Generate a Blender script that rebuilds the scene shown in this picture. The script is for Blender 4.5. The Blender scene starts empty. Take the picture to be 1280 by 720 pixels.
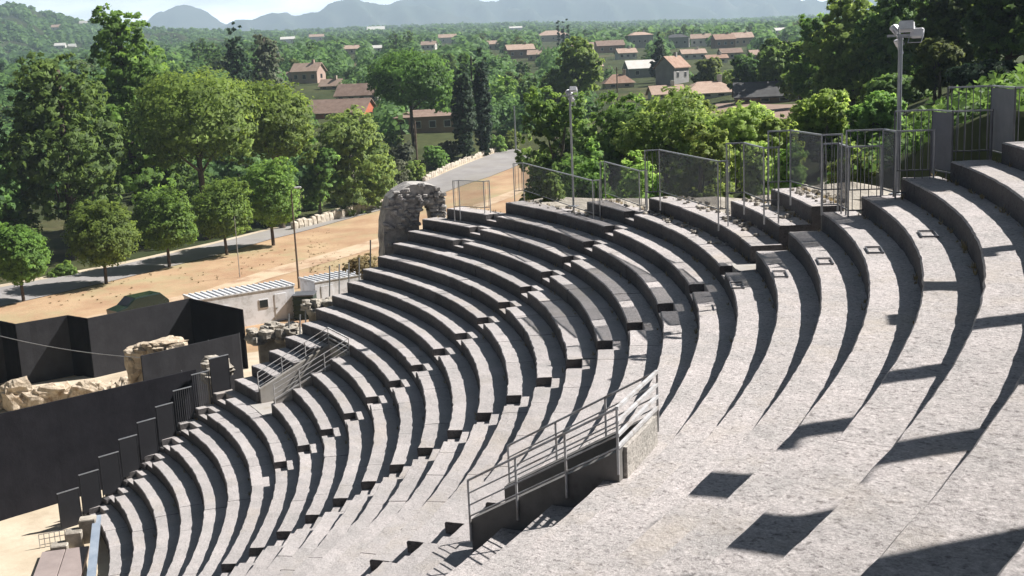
import bpy, math, random
import numpy as np
from mathutils import Vector, Matrix
from mathutils import noise as mnoise

R = math.radians
random.seed(11)
rng = np.random.default_rng(11)
scene = bpy.context.scene
COL = scene.collection

# ---------------------------------------------------------------- camera numbers
S = 0.85                      # tread depth in metres
HM = 0.485165                 # riser height in metres
R1 = 23.3941 * S              # radius of the first seat row
CAM = np.array([55.15645 * S, 0.0, 16.7828])
YAW, PIT, ROL, FPX = 2.3381467, -0.1923179, -0.0458750, 1439.643
cf = np.array([math.cos(PIT) * math.cos(YAW), math.cos(PIT) * math.sin(YAW), math.sin(PIT)])
_r0 = np.array([math.sin(YAW), -math.cos(YAW), 0.0]); _u0 = np.cross(_r0, cf)
cr = math.cos(ROL) * _r0 + math.sin(ROL) * _u0
cu = -math.sin(ROL) * _r0 + math.cos(ROL) * _u0


def ray(px, py):
    return cf + (px - 640) / FPX * cr - (py - 360) / FPX * cu


def at_z(px, py, z):
    d = ray(px, py); t = (z - CAM[2]) / d[2]
    return CAM + t * d


def at_d(px, py, depth):
    return CAM + depth * ray(px, py)


def horizon(px):
    # image row of the horizon in column px
    a = px - 640
    return 360 + FPX * (cf[2] + a / FPX * cr[2]) / cu[2]


# ---------------------------------------------------------------- object helpers
def link(o, parent=None):
    COL.objects.link(o)
    if parent is not None:
        o.parent = parent
    return o


def tag(o, label=None, cat=None, group=None, kind=None):
    if label: o['label'] = label
    if cat: o['category'] = cat
    if group: o['group'] = group
    if kind: o['kind'] = kind
    return o


def empty(name, loc=(0, 0, 0), rz=0.0, label=None, cat=None, group=None):
    o = bpy.data.objects.new(name, None)
    o.empty_display_size = 0.2
    o.location = loc; o.rotation_euler = (0, 0, rz)
    link(o)
    return tag(o, label, cat, group)


def copy_tree(o, parent=None):
    c = o.copy(); COL.objects.link(c)
    if parent is not None: c.parent = parent
    for ch in [k for k in bpy.data.objects if k.parent == o]:
        copy_tree(ch, c)
    return c


class MB:
    def __init__(self):
        self.v = []; self.f = []; self.n = 0; self.var = []; self.mi = []; self.cur = 0

    def add(self, verts, faces, var=None):
        b = self.n
        self.v.append(np.asarray(verts, float).reshape(-1, 3)); self.n += len(self.v[-1])
        for f in faces:
            self.f.append(tuple(int(i) + b for i in f))
            self.var.append(random.random() if var is None else var)
            self.mi.append(self.cur)
        return self

    def box(self, c, s, rz=0.0, bev=0.0, var=None, M=None):
        hx, hy, hz = s[0] / 2, s[1] / 2, s[2] / 2
        if bev <= 0:
            P = np.array([[x, y, z] for z in (-hz, hz) for x, y in ((-hx, -hy), (hx, -hy), (hx, hy), (-hx, hy))])
            F = [(3, 2, 1, 0), (4, 5, 6, 7), (0, 1, 5, 4), (1, 2, 6, 5), (2, 3, 7, 6), (3, 0, 4, 7)]
        else:
            b = min(bev, hx * .9, hy * .9, hz * .9)
            ring = lambda ex, ey, z: [[-ex + b, -ey, z], [ex - b, -ey, z], [ex, -ey + b, z], [ex, ey - b, z],
                                      [ex - b, ey, z], [-ex + b, ey, z], [-ex, ey - b, z], [-ex, -ey + b, z]]
            P = np.array(ring(hx - b * .6, hy - b * .6, -hz) + ring(hx, hy, -hz + b) + ring(hx, hy, hz - b) + ring(hx - b * .6, hy - b * .6, hz))
            F = [tuple(range(7, -1, -1)), tuple(range(24, 32))]
            for k in range(3):
                for j in range(8):
                    F.append((k * 8 + j, k * 8 + (j + 1) % 8, k * 8 + 8 + (j + 1) % 8, k * 8 + 8 + j))
        if M is not None:
            P = P @ M.T
        elif rz:
            c_, s_ = math.cos(rz), math.sin(rz)
            P = P @ np.array([[c_, s_, 0], [-s_, c_, 0], [0, 0, 1]])
        return self.add(P + np.asarray(c, float), F, var)

    def tube(self, pts, rad, n=8, caps=True, var=None):
        pts = [np.asarray(p, float) for p in pts]
        rads = rad if hasattr(rad, '__len__') else [rad] * len(pts)
        V = []; ref = None
        for i, p in enumerate(pts):
            d = pts[min(i + 1, len(pts) - 1)] - pts[max(i - 1, 0)]
            d = d / (np.linalg.norm(d) + 1e-9)
            if ref is None:
                ref = np.array([0, 0, 1.0]) if abs(d[2]) < .9 else np.array([1.0, 0, 0])
            a = np.cross(d, ref); a /= np.linalg.norm(a) + 1e-9
            b = np.cross(d, a); ref = -b if abs(d[2]) < 2 else ref
            ref = np.cross(a, d)
            for k in range(n):
                t = 2 * math.pi * k / n
                V.append(p + rads[i] * (math.cos(t) * a + math.sin(t) * b))
        F = []
        for i in range(len(pts) - 1):
            for k in range(n):
                F.append((i * n + k, i * n + (k + 1) % n, (i + 1) * n + (k + 1) % n, (i + 1) * n + k))
        if caps:
            F.append(tuple(range(n))[::-1]); F.append(tuple((len(pts) - 1) * n + k for k in range(n)))
        return self.add(V, F, var)

    def beam(self, p0, p1, w, h, var=None):
        p0 = np.asarray(p0, float); p1 = np.asarray(p1, float)
        d = p1 - p0; L = np.linalg.norm(d); d /= L
        up = np.array([0, 0, 1.0]) if abs(d[2]) < .95 else np.array([1.0, 0, 0])
        a = np.cross(d, up); a /= np.linalg.norm(a); b = np.cross(a, d)
        V = []
        for p in (p0, p1):
            for sx, sy in ((-1, -1), (1, -1), (1, 1), (-1, 1)):
                V.append(p + a * sx * w / 2 + b * sy * h / 2)
        return self.add(V, [(3, 2, 1, 0), (4, 5, 6, 7), (0, 1, 5, 4), (1, 2, 6, 5), (2, 3, 7, 6), (3, 0, 4, 7)], var)

    def prism(self, poly, z0, z1, var=None):
        n = len(poly)
        z0s = z0 if hasattr(z0, '__len__') else [z0] * n
        z1s = z1 if hasattr(z1, '__len__') else [z1] * n
        V = [(p[0], p[1], z0s[i]) for i, p in enumerate(poly)] + [(p[0], p[1], z1s[i]) for i, p in enumerate(poly)]
        F = [tuple(range(n))[::-1], tuple(range(n, 2 * n))] + [(i, (i + 1) % n, n + (i + 1) % n, n + i) for i in range(n)]
        return self.add(V, F, var)

    def build(self, name, mats, parent=None, smooth=False, offset=None):
        V = np.concatenate(self.v) if self.v else np.zeros((0, 3))
        if offset is not None: V = V - np.asarray(offset, float)
        me = bpy.data.meshes.new(name)
        me.from_pydata(V.tolist(), [], self.f)
        at = me.attributes.new('var', 'FLOAT', 'FACE')
        at.data.foreach_set('value', np.array(self.var, dtype=np.float32))
        mats = mats if isinstance(mats, (list, tuple)) else [mats]
        for m in mats: me.materials.append(m)
        if len(mats) > 1: me.polygons.foreach_set('material_index', np.array(self.mi, dtype=np.int32))
        if smooth: me.polygons.foreach_set('use_smooth', np.ones(len(me.polygons), dtype=bool))
        me.update()
        o = bpy.data.objects.new(name, me)
        return link(o, parent)


# ---------------------------------------------------------------- materials
def newmat(name):
    m = bpy.data.materials.new(name); m.use_nodes = True
    nt = m.node_tree
    return m, nt, nt.nodes, nt.links, nt.nodes['Principled BSDF']


def surf(name, c1, c2, scale=3.0, rough=0.85, bump=0.0, bscale=None, var=0.0, metal=0.0, detail=6.0, c3=None, s3=0.4, spec=0.3, bdist=0.02):
    m, nt, N, L, P = newmat(name)
    tc = N.new('ShaderNodeTexCoord')
    nz = N.new('ShaderNodeTexNoise'); nz.inputs['Scale'].default_value = scale; nz.inputs['Detail'].default_value = detail; nz.inputs['Roughness'].default_value = .65
    L.new(tc.outputs['Object'], nz.inputs['Vector'])
    rp = N.new('ShaderNodeValToRGB'); rp.color_ramp.elements[0].position = .34; rp.color_ramp.elements[1].position = .66
    rp.color_ramp.elements[0].color = (*c1, 1); rp.color_ramp.elements[1].color = (*c2, 1)
    L.new(nz.outputs['Fac'], rp.inputs['Fac'])
    out = rp.outputs['Color']
    if c3 is not None:
        n3 = N.new('ShaderNodeTexNoise'); n3.inputs['Scale'].default_value = s3; n3.inputs['Detail'].default_value = 7; n3.inputs['Roughness'].default_value = .7
        L.new(tc.outputs['Object'], n3.inputs['Vector'])
        r3 = N.new('ShaderNodeValToRGB'); r3.color_ramp.elements[0].position = .48; r3.color_ramp.elements[1].position = .66
        L.new(n3.outputs['Fac'], r3.inputs['Fac'])
        mx = N.new('ShaderNodeMix'); mx.data_type = 'RGBA'
        L.new(r3.outputs['Color'], mx.inputs['Factor']); L.new(out, mx.inputs[6]); mx.inputs[7].default_value = (*c3, 1)
        out = mx.outputs[2]
    if var > 0:
        a = N.new('ShaderNodeAttribute'); a.attribute_name = 'var'
        mr = N.new('ShaderNodeMapRange'); mr.inputs['To Min'].default_value = 1 - var; mr.inputs['To Max'].default_value = 1 + var
        L.new(a.outputs['Fac'], mr.inputs['Value'])
        hs = N.new('ShaderNodeHueSaturation'); L.new(mr.outputs['Result'], hs.inputs['Value']); L.new(out, hs.inputs['Color'])
        out = hs.outputs['Color']
    L.new(out, P.inputs['Base Color'])
    P.inputs['Roughness'].default_value = rough; P.inputs['Metallic'].default_value = metal
    P.inputs['Specular IOR Level'].default_value = spec
    if bump > 0:
        nb = N.new('ShaderNodeTexNoise'); nb.inputs['Scale'].default_value = bscale or scale * 4; nb.inputs['Detail'].default_value = 8; nb.inputs['Roughness'].default_value = .7
        L.new(tc.outputs['Object'], nb.inputs['Vector'])
        bp = N.new('ShaderNodeBump'); bp.inputs['Strength'].default_value = bump; bp.inputs['Distance'].default_value = bdist
        L.new(nb.outputs['Fac'], bp.inputs['Height']); L.new(bp.outputs['Normal'], P.inputs['Normal'])
    return m


def stone_mat(name, base, var=.10, grain=1.0):
    """worn concrete and limestone of the seat rows: blotches, grain, lichen, cracks"""
    m, nt, N, L, P = newmat(name)
    tc = N.new('ShaderNodeTexCoord')
    def noise(s, d=6, r=.65):
        n = N.new('ShaderNodeTexNoise'); n.inputs['Scale'].default_value = s; n.inputs['Detail'].default_value = d; n.inputs['Roughness'].default_value = r
        L.new(tc.outputs['Object'], n.inputs['Vector']); return n
    def ramp(src, p0, p1, a, b):
        r = N.new('ShaderNodeValToRGB'); r.color_ramp.elements[0].position = p0; r.color_ramp.elements[1].position = p1
        r.color_ramp.elements[0].color = (*a, 1); r.color_ramp.elements[1].color = (*b, 1); L.new(src, r.inputs['Fac']); return r.outputs['Color']
    def mixc(f, a, b, mode='MIX'):
        x = N.new('ShaderNodeMix'); x.data_type = 'RGBA'; x.blend_type = mode
        if hasattr(f, 'links'): L.new(f, x.inputs['Factor'])
        else: x.inputs['Factor'].default_value = f
        L.new(a, x.inputs[6])
        if isinstance(b, tuple): x.inputs[7].default_value = (*b, 1)
        else: L.new(b, x.inputs[7])
        return x.outputs[2]
    b = np.array(base)
    c = ramp(noise(.9, 6).outputs['Fac'], .35, .68, tuple(b * np.array([.86, .86, .85])), tuple(b * np.array([1.1, 1.07, 1.06])))
    c = mixc(.95 * grain, c, ramp(noise(11, 9, .8).outputs['Fac'], .32, .68, (.66, .655, .65), (1.24, 1.23, 1.22)), 'MULTIPLY')
    c = mixc(.9 * grain, c, ramp(noise(34, 6, .8).outputs['Fac'], .36, .60, (.64, .63, .625), (1.18, 1.18, 1.18)), 'MULTIPLY')
    c = mixc(1.0 * grain, c, ramp(noise(15, 4, .6).outputs['Fac'], .33, .45, (.55, .54, .54), (1.06, 1.06, 1.06)), 'MULTIPLY')
    f3 = ramp(noise(.33, 8, .72).outputs['Fac'], .52, .70, (0, 0, 0), (.55, .55, .55))
    c = mixc(f3, c, tuple(b * np.array([.92, .84, .70])))
    f4 = ramp(noise(2.4, 9, .8).outputs['Fac'], .60, .74, (0, 0, 0), (.6, .6, .6))
    c = mixc(f4, c, tuple(b * np.array([.60, .60, .60])))
    at = N.new('ShaderNodeAttribute'); at.attribute_name = 'var'
    mr = N.new('ShaderNodeMapRange'); mr.inputs['To Min'].default_value = 1 - var; mr.inputs['To Max'].default_value = 1 + var
    L.new(at.outputs['Fac'], mr.inputs['Value'])
    hs = N.new('ShaderNodeHueSaturation'); L.new(mr.outputs['Result'], hs.inputs['Value']); L.new(c, hs.inputs['Color'])
    L.new(hs.outputs['Color'], P.inputs['Base Color'])
    P.inputs['Roughness'].default_value = .92; P.inputs['Specular IOR Level'].default_value = .2
    n1 = noise(9, 10, .78)
    bp = N.new('ShaderNodeBump'); bp.inputs['Strength'].default_value = .8; bp.inputs['Distance'].default_value = .06
    L.new(n1.outputs['Fac'], bp.inputs['Height'])
    L.new(bp.outputs['Normal'], P.inputs['Normal'])
    return m


def leafmat(name, dark, light, trans=.28, hue=.02):
    m, nt, N, L, P = newmat(name)
    a = N.new('ShaderNodeAttribute'); a.attribute_name = 'var'
    oi = N.new('ShaderNodeObjectInfo')
    mx = N.new('ShaderNodeMix'); mx.data_type = 'RGBA'
    L.new(a.outputs['Fac'], mx.inputs['Factor']); mx.inputs[6].default_value = (*dark, 1); mx.inputs[7].default_value = (*light, 1)
    hs = N.new('ShaderNodeHueSaturation')
    mr = N.new('ShaderNodeMapRange'); mr.inputs['To Min'].default_value = .5 - hue; mr.inputs['To Max'].default_value = .5 + hue
    L.new(oi.outputs['Random'], mr.inputs['Value']); L.new(mr.outputs['Result'], hs.inputs['Hue'])
    mv = N.new('ShaderNodeMapRange'); mv.inputs['To Min'].default_value = .75; mv.inputs['To Max'].default_value = 1.25
    ml = N.new('ShaderNodeMath'); ml.operation = 'FRACT'
    mm = N.new('ShaderNodeMath'); mm.operation = 'MULTIPLY'; mm.inputs[1].default_value = 7.31
    L.new(oi.outputs['Random'], mm.inputs[0]); L.new(mm.outputs[0], ml.inputs[0]); L.new(ml.outputs[0], mv.inputs['Value'])
    L.new(mv.outputs['Result'], hs.inputs['Value'])
    L.new(mx.outputs[2], hs.inputs['Color'])
    L.new(hs.outputs['Color'], P.inputs['Base Color']); P.inputs['Roughness'].default_value = .6; P.inputs['Specular IOR Level'].default_value = .25
    tr = N.new('ShaderNodeBsdfTranslucent')
    h2 = N.new('ShaderNodeHueSaturation'); h2.inputs['Value'].default_value = 1.7; h2.inputs['Saturation'].default_value = 1.05; h2.inputs['Hue'].default_value = .485
    L.new(hs.outputs['Color'], h2.inputs['Color']); L.new(h2.outputs['Color'], tr.inputs['Color'])
    ms = N.new('ShaderNodeMixShader'); ms.inputs['Fac'].default_value = trans + .12
    L.new(P.outputs['BSDF'], ms.inputs[1]); L.new(tr.outputs['BSDF'], ms.inputs[2])
    L.new(ms.outputs['Shader'], N['Material Output'].inputs['Surface'])
    return m


def wave_roof(name, c1, c2, pitch=.28, axis='X'):
    m = surf(name, c1, c2, scale=1.3, rough=.8, var=.08, c3=tuple(np.array(c1) * .6), s3=.8)
    return m


M = {}
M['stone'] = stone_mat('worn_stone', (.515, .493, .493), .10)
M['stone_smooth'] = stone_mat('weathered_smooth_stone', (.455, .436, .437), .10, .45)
M['riser'] = stone_mat('shade_dark_stone', (.135, .130, .135), .25)  # riser stone darkened: the deep shade there is put into its base colour
M['stone_pale'] = stone_mat('restored_stone', (.55, .53, .50), .05)
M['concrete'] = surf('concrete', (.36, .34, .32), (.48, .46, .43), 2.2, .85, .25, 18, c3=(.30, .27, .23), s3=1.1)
M['concrete_shade'] = surf('shaded_concrete', (.16, .155, .15), (.25, .24, .23), 2.2, .9, .25, 18, c3=(.12, .115, .11), s3=1.1)  # darker copy of the concrete, with the near parapet's shade in its colour
M['archstone'] = surf('grey_ruin_stone', (.36, .345, .33), (.58, .55, .52), 3.5, .95, .6, 9, var=.25, c3=(.17, .165, .165), s3=1.2, bdist=.08)
M['rubble'] = surf('rubble_stone', (.30, .27, .23), (.50, .46, .40), 2.5, .9, .8, 9, var=.22, bdist=.06)
M['ochre_rock'] = surf('ochre_rock', (.48, .39, .29), (.70, .61, .49), 1.6, .9, .9, 5, var=.15, c3=(.30, .21, .13), s3=1.5, bdist=.10)
M['steel'] = surf('galvanised_steel', (.42, .43, .45), (.55, .56, .58), 6, .45, 0, metal=.75)
M['railpaint'] = surf('pale_grey_paint', (.48, .48, .49), (.60, .60, .61), 5, .5, 0, c3=(.32, .28, .25), s3=3)
M['darkmetal'] = surf('dark_steel', (.11, .115, .13), (.16, .165, .18), 4, .5, 0, metal=.3)
M['sheet'] = surf('grey_sheet_panel', (.15, .16, .19), (.20, .21, .24), 2, .55, 0, var=.1)
M['stepsheet'] = surf('charcoal_sheet_panel', (.015, .015, .018), (.022, .022, .026), 2, .6, 0, var=.1)
M['cloth_shade'] = surf('shaded_fold_cloth', (.005, .005, .006), (.009, .009, .011), 1.1, .95, .3, 4, bdist=.05, spec=.05)  # shade of the turned-away folds painted as a blacker cloth
M['cloth'] = surf('black_stage_cloth', (.014, .0135, .017), (.021, .0205, .025), 1.1, .95, .35, 4, bdist=.05, spec=.1)
M['cloth_grey'] = surf('grey_lit_fold_cloth', (.030, .030, .034), (.042, .042, .047), 1.0, .95, .35, 4, bdist=.05, spec=.1)  # grey of the angled screen, also painted light on the lit folds
M['white_panel'] = surf('white_cabin_panel', (.74, .76, .80), (.82, .83, .87), .7, .5, 0, c3=(.5, .5, .5), s3=1.2)
M['cabin_roof'] = surf('cabin_roof_sheet', (.62, .63, .65), (.72, .73, .75), .8, .45, 0)
M['glass'] = surf('dark_glass', (.02, .025, .03), (.04, .045, .05), 1, .12, 0, spec=.6)
M['green_metal'] = surf('dark_green_metal', (.012, .03, .022), (.02, .045, .03), 2, .4, 0)
M['carpaint'] = surf('dark_green_paint', (.008, .020, .014), (.012, .026, .018), 1, .25, 0, spec=.6)
M['rubber'] = surf('black_rubber', (.012, .012, .012), (.02, .02, .02), 3, .8)
M['sand'] = surf('pale_sand', (.50, .42, .31), (.62, .54, .42), .6, .95, .4, 6, c3=(.42, .34, .25), s3=.25)
M['dirt'] = surf('orange_dirt', (.37, .225, .135), (.50, .355, .22), .22, .95, .6, 3, c3=(.37, .325, .185), s3=.10, bdist=.08)
M['track'] = surf('pale_dirt_track', (.50, .37, .25), (.60, .48, .34), .35, .95, .4, 4, c3=(.36, .22, .14), s3=.3)
M['road'] = surf('worn_asphalt', (.27, .255, .25), (.35, .335, .33), .35, .9, .2, 12, c3=(.30, .28, .25), s3=.1)
M['bark'] = surf('pine_bark', (.075, .055, .042), (.14, .11, .09), 5, .95, .5, 12)
M['barkgrey'] = surf('grey_bark', (.12, .105, .09), (.20, .18, .16), 5, .95, .5, 12)
M['wood'] = surf('weathered_pole_wood', (.12, .09, .07), (.18, .14, .11), 3, .9)
M['plank'] = surf('stage_decking', (.27, .225, .215), (.36, .30, .285), .9, .8, .1, 8)
M['blueboard'] = surf('blue_grey_board', (.22, .27, .34), (.32, .37, .44), 1.5, .5)
M['lampwhite'] = surf('white_lamp_housing', (.70, .70, .72), (.80, .80, .82), 3, .4)
M['tile'] = surf('terracotta_tiles', (.30, .185, .135), (.40, .26, .195), .9, .85, .4, 3, c3=(.42, .30, .23), s3=.5, bdist=.1)
M['tile_pale'] = surf('faded_terracotta_tiles', (.42, .30, .235), (.53, .40, .32), .9, .85, .4, 3, c3=(.38, .26, .2), s3=.5, bdist=.1)
M['tile_brown'] = surf('brown_tiles', (.22, .15, .12), (.32, .23, .185), .9, .85, .4, 3, bdist=.1)
M['slate'] = surf('dark_grey_roof', (.06, .06, .062), (.11, .11, .112), .9, .7, .2, 3)
M['wall_pink'] = surf('pink_render', (.50, .36, .30), (.58, .43, .36), .5, .9)
M['wall_beige'] = surf('beige_render', (.46, .38, .30), (.55, .47, .38), .5, .9)
M['wall_white'] = surf('white_render', (.66, .63, .58), (.76, .74, .70), .5, .9)
M['wall_grey'] = surf('grey_render', (.27, .265, .26), (.36, .35, .345), .5, .9)
M['wall_brown'] = surf('brown_render', (.26, .17, .13), (.34, .24, .18), .5, .9)
M['wall_red'] = surf('red_render', (.50, .14, .08), (.58, .19, .11), .5, .9)
M['shutter'] = surf('dark_window', (.03, .03, .035), (.06, .06, .065), 1, .4)
M['pine'] = leafmat('pine_needles', (0.077, 0.135, 0.034), (0.237, 0.380, 0.079), .34)
M['pine_dark'] = leafmat('dark_pine_needles', (0.056, 0.107, 0.033), (0.181, 0.291, 0.070), .30)
M['oak'] = leafmat('oak_leaves', (0.089, 0.134, 0.040), (0.266, 0.336, 0.092), .32)
M['light'] = leafmat('bright_leaves', (0.136, 0.228, 0.053), (0.335, 0.469, 0.133), .42)
M['mid'] = leafmat('mid_green_leaves', (0.095, 0.168, 0.044), (0.284, 0.425, 0.103), .36)
M['cyp'] = leafmat('cypress_needles', (0.019, 0.043, 0.024), (0.062, 0.110, 0.050), .2)
M['far'] = leafmat('far_leaves', (0.073, 0.122, 0.043), (0.183, 0.267, 0.083), .28, .035)
M['olive'] = leafmat('grey_green_leaves', (0.084, 0.102, 0.060), (0.180, 0.204, 0.126), .25)
M['drygrass'] = leafmat('dry_grass', (0.160, 0.130, 0.060), (0.340, 0.290, 0.150), .3)


def mesh_sheet(name, alpha):
    m = surf(name, (.085, .092, .115), (.14, .15, .165), 2, .55, 0)
    N = m.node_tree.nodes; L = m.node_tree.links
    t = N.new('ShaderNodeBsdfTransparent'); x = N.new('ShaderNodeMixShader'); x.inputs['Fac'].default_value = alpha
    L.new(t.outputs[0], x.inputs[1]); L.new(N['Principled BSDF'].outputs[0], x.inputs[2]); L.new(x.outputs[0], N['Material Output'].inputs['Surface'])
    return m


M['meshsheet'] = mesh_sheet('woven_mesh_sheet', .36)
M['meshdense'] = mesh_sheet('dense_mesh_sheet', .55)
M['meshthin'] = mesh_sheet('thin_mesh_sheet', .16)


def ground_mat():
    m, nt, N, L, P = newmat('meadow_ground')
    tc = N.new('ShaderNodeTexCoord')
    def noise(s, d=6, r=.65):
        n = N.new('ShaderNodeTexNoise'); n.inputs['Scale'].default_value = s; n.inputs['Detail'].default_value = d; n.inputs['Roughness'].default_value = r
        L.new(tc.outputs['Object'], n.inputs['Vector']); return n
    def ramp(src, *st):
        r = N.new('ShaderNodeValToRGB')
        while len(r.color_ramp.elements) < len(st): r.color_ramp.elements.new(.5)
        for e, (p, c) in zip(r.color_ramp.elements, st): e.position = p; e.color = (*c, 1)
        L.new(src, r.inputs['Fac']); return r.outputs['Color']
    a = ramp(noise(.012, 5).outputs['Fac'], (.3, (.042, .058, .024)), (.45, (.075, .085, .035)), (.55, (.045, .060, .025)), (.66, (.15, .125, .07)), (.8, (.045, .065, .026)))
    b = ramp(noise(.5, 8, .7).outputs['Fac'], (.3, (.55, .55, .55)), (.7, (1.3, 1.3, 1.2)))
    x = N.new('ShaderNodeMix'); x.data_type = 'RGBA'; x.blend_type = 'MULTIPLY'; x.inputs['Factor'].default_value = 1
    L.new(a, x.inputs[6]); L.new(b, x.inputs[7]); L.new(x.outputs[2], P.inputs['Base Color'])
    P.inputs['Roughness'].default_value = .95; P.inputs['Specular IOR Level'].default_value = .1
    return m


def mountain_mat(name, c1, c2, sc):
    m = surf(name, c1, c2, scale=sc, rough=1.0, spec=0.0, c3=tuple(np.array(c1) * 1.7), s3=sc * .4)
    return m


M['ground'] = ground_mat()
M['mountain'] = mountain_mat('mountain_woodland', (.035, .05, .03), (.13, .13, .10), .004)
M['hill'] = mountain_mat('hill_woodland', (.035, .05, .022), (.075, .085, .045), .02)
M['field'] = surf('ploughed_field', (.27, .19, .15), (.34, .25, .20), .2, .95, .3, 2)


# ---------------------------------------------------------------- terrain
TX = np.array([-300, 0, 350, 500, 640, 800, 950, 1280, 1700], float)
TD = np.array([0, 60, 100, 150, 200, 260, 345, 800, 1500, 3000, 6500, 14000], float)
TZ = np.array([
    # -300   0    350   500   640   800   950   1280  1700
    [-1.0, -1.0, -1.0, -1.0, -1.0, 4.0, 10.0, 15.0, 15.2],   # 0
    [-1.0, -1.0, -1.0, -1.0, -0.5, 5.0, 9.5, 14.5, 15.2],    # 60
    [-1.0, -1.0, -1.0, -1.0, -0.3, 5.0, 9.0, 14.0, 15.0],    # 100
    [-1.0, -1.0, -1.0, -0.4, 0.8, 6.0, 9.0, 13.0, 15.0],     # 150
    [0.0, 0.5, 2.0, 4.2, 3.5, 7.0, 9.5, 12.5, 15.0],         # 200
    [4.0, 4.5, 7.0, 8.0, 7.5, 9.0, 10.5, 12.0, 15.0],        # 260
    [11., 11.5, 13.5, 13.0, 11.5, 11.0, 11.5, 12.5, 15.0],   # 345
    [28., 28., 31., 30., 28., 27., 27., 28., 30.],           # 800
    [50., 52., 56., 55., 52., 48., 46., 46., 48.],           # 1500
    [105, 110, 118, 118, 112, 100, 94., 92., 92.],           # 3000
    [220, 225, 235, 235, 225, 205, 195, 190, 190],           # 6500
    [220, 225, 235, 235, 225, 205, 195, 190, 190]])          # 14000
fh = np.array([math.cos(YAW), math.sin(YAW)]); rh = np.array([math.sin(YAW), -math.cos(YAW)])


def smooth(a, b, x):
    t = np.clip((x - a) / (b - a), 0, 1); return t * t * (3 - 2 * t)


def tz(x, y):
    x = np.asarray(x, float); y = np.asarray(y, float)
    vx, vy = x - CAM[0], y - CAM[1]
    dep = vx * fh[0] + vy * fh[1]; lat = vx * rh[0] + vy * rh[1]
    d = np.hypot(vx, vy)
    dd = np.clip(np.where(dep > 1, dep, 0.0) , 0, 13999)
    px = np.where(dep > 5, 640 + FPX * lat / np.maximum(dep, 5), np.where(lat > 0, 1700, -300))
    px = np.clip(px, -300, 1700)
    i = np.clip(np.searchsorted(TX, px) - 1, 0, len(TX) - 2); tx = (px - TX[i]) / (TX[i + 1] - TX[i]); tx = tx * tx * (3 - 2 * tx)
    j = np.clip(np.searchsorted(TD, dd, side='right') - 1, 0, len(TD) - 2); td = (dd - TD[j]) / (TD[j + 1] - TD[j])
    z = (TZ[j, i] * (1 - tx) + TZ[j, i + 1] * tx) * (1 - td) + (TZ[j + 1, i] * (1 - tx) + TZ[j + 1, i + 1] * tx) * td
    rr = np.hypot(x, y); ph = np.degrees(np.arctan2(y, x))
    # the bank the theatre is dug into
    hill = -1.3 + 16.5 * smooth(78, 38, ph) * smooth(112, 49, rr)
    hill = np.where((ph > 82) | (ph < -150), -1.3, hill)
    z = np.maximum(z, hill)
    inside = (rr < 47.6) & (ph > -125) & (ph < 81.0)
    z = np.where(inside, -1.35, z)
    near = smooth(47.6, 49.0, rr)
    z = np.where((rr >= 47.6) & (rr < 49.0) & (ph > -125) & (ph < 81), -1.35 + (z + 1.35) * near, z)
    return z


def ground_point(px, py):
    """where the sight line of a pixel meets the terrain"""
    d = ray(px, py); t0, t1 = 45.0, None
    t = 50.0
    while t < 9000:
        p = CAM + d * t
        if p[2] < tz(p[0], p[1]):
            lo, hi = t / 1.02 - 1.0, t
            for _ in range(30):
                m_ = (lo + hi) / 2; p = CAM + d * m_
                if p[2] < tz(p[0], p[1]): hi = m_
                else: lo = m_
            return CAM + d * hi
        t = t * 1.02 + 1.0
    return CAM + d * 3000


# one ground sheet: polar grid around the theatre centre
rad = np.concatenate([np.linspace(0.0, 44, 12), np.linspace(46, 50, 9), np.linspace(52, 130, 40), np.geomspace(135, 14500, 60)])
angs = np.linspace(0, 2 * math.pi, 361)[:-1]
gr = MB()
A_, R_ = np.meshgrid(angs, rad)
X_ = R_ * np.cos(A_); Y_ = R_ * np.sin(A_)
Z_ = tz(X_, Y_)
na = len(angs)
gv = np.stack([X_, Y_, Z_], -1).reshape(-1, 3)
gf = []
for i in range(len(rad) - 1):
    for k in range(na):
        k2 = (k + 1) % na
        if i == 0:
            gf.append((0, na + k, na + k2))
        else:
            gf.append((i * na + k, (i + 1) * na + k, (i + 1) * na + k2, i * na + k2))
gr.add(gv, gf, .5)
tag(gr.build('ground', M['ground'], smooth=True), kind='structure')


def sheet(name, pix, mat, dz=.03, sub=14, pts=None, kind='structure'):
    """a ground patch: two pixel polylines (left and right edge) turned into points on the terrain"""
    mb = MB(); V = []; F = []
    a, b = pix
    n = len(a); w = 6
    for i in range(n - 1):
        for s in range(sub):
            t = s / sub
            pa = a[i] * (1 - t) + a[i + 1] * t; pb = b[i] * (1 - t) + b[i + 1] * t
            for k in range(w + 1):
                p = pa + (pb - pa) * k / w
                V.append((p[0], p[1], float(tz(p[0], p[1])) + dz))
    for k in range(w + 1):
        p = a[-1] + (b[-1] - a[-1]) * k / w
        V.append((p[0], p[1], float(tz(p[0], p[1])) + dz))
    rows = len(V) // (w + 1)
    for i in range(rows - 1):
        for k in range(w):
            F.append((i * (w + 1) + k, i * (w + 1) + k + 1, (i + 1) * (w + 1) + k + 1, (i + 1) * (w + 1) + k))
    mb.add(V, F, .5)
    o = mb.build(name, mat, smooth=True)
    return tag(o, kind=kind)


G = lambda px, py: ground_point(px, py)
road_far = [G(-260, 412), G(0, 361), G(140, 335), G(265, 307), G(340, 288), G(420, 264), G(500, 240), G(545, 222), G(590, 203), G(640, 184)]
road_near = [G(-260, 440), G(0, 385), G(140, 353), G(265, 322), G(340, 300), G(420, 279), G(500, 258), G(560, 240), G(612, 222), G(668, 196)]
sheet('road', (road_far, road_near), M['road'], .14)
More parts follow.
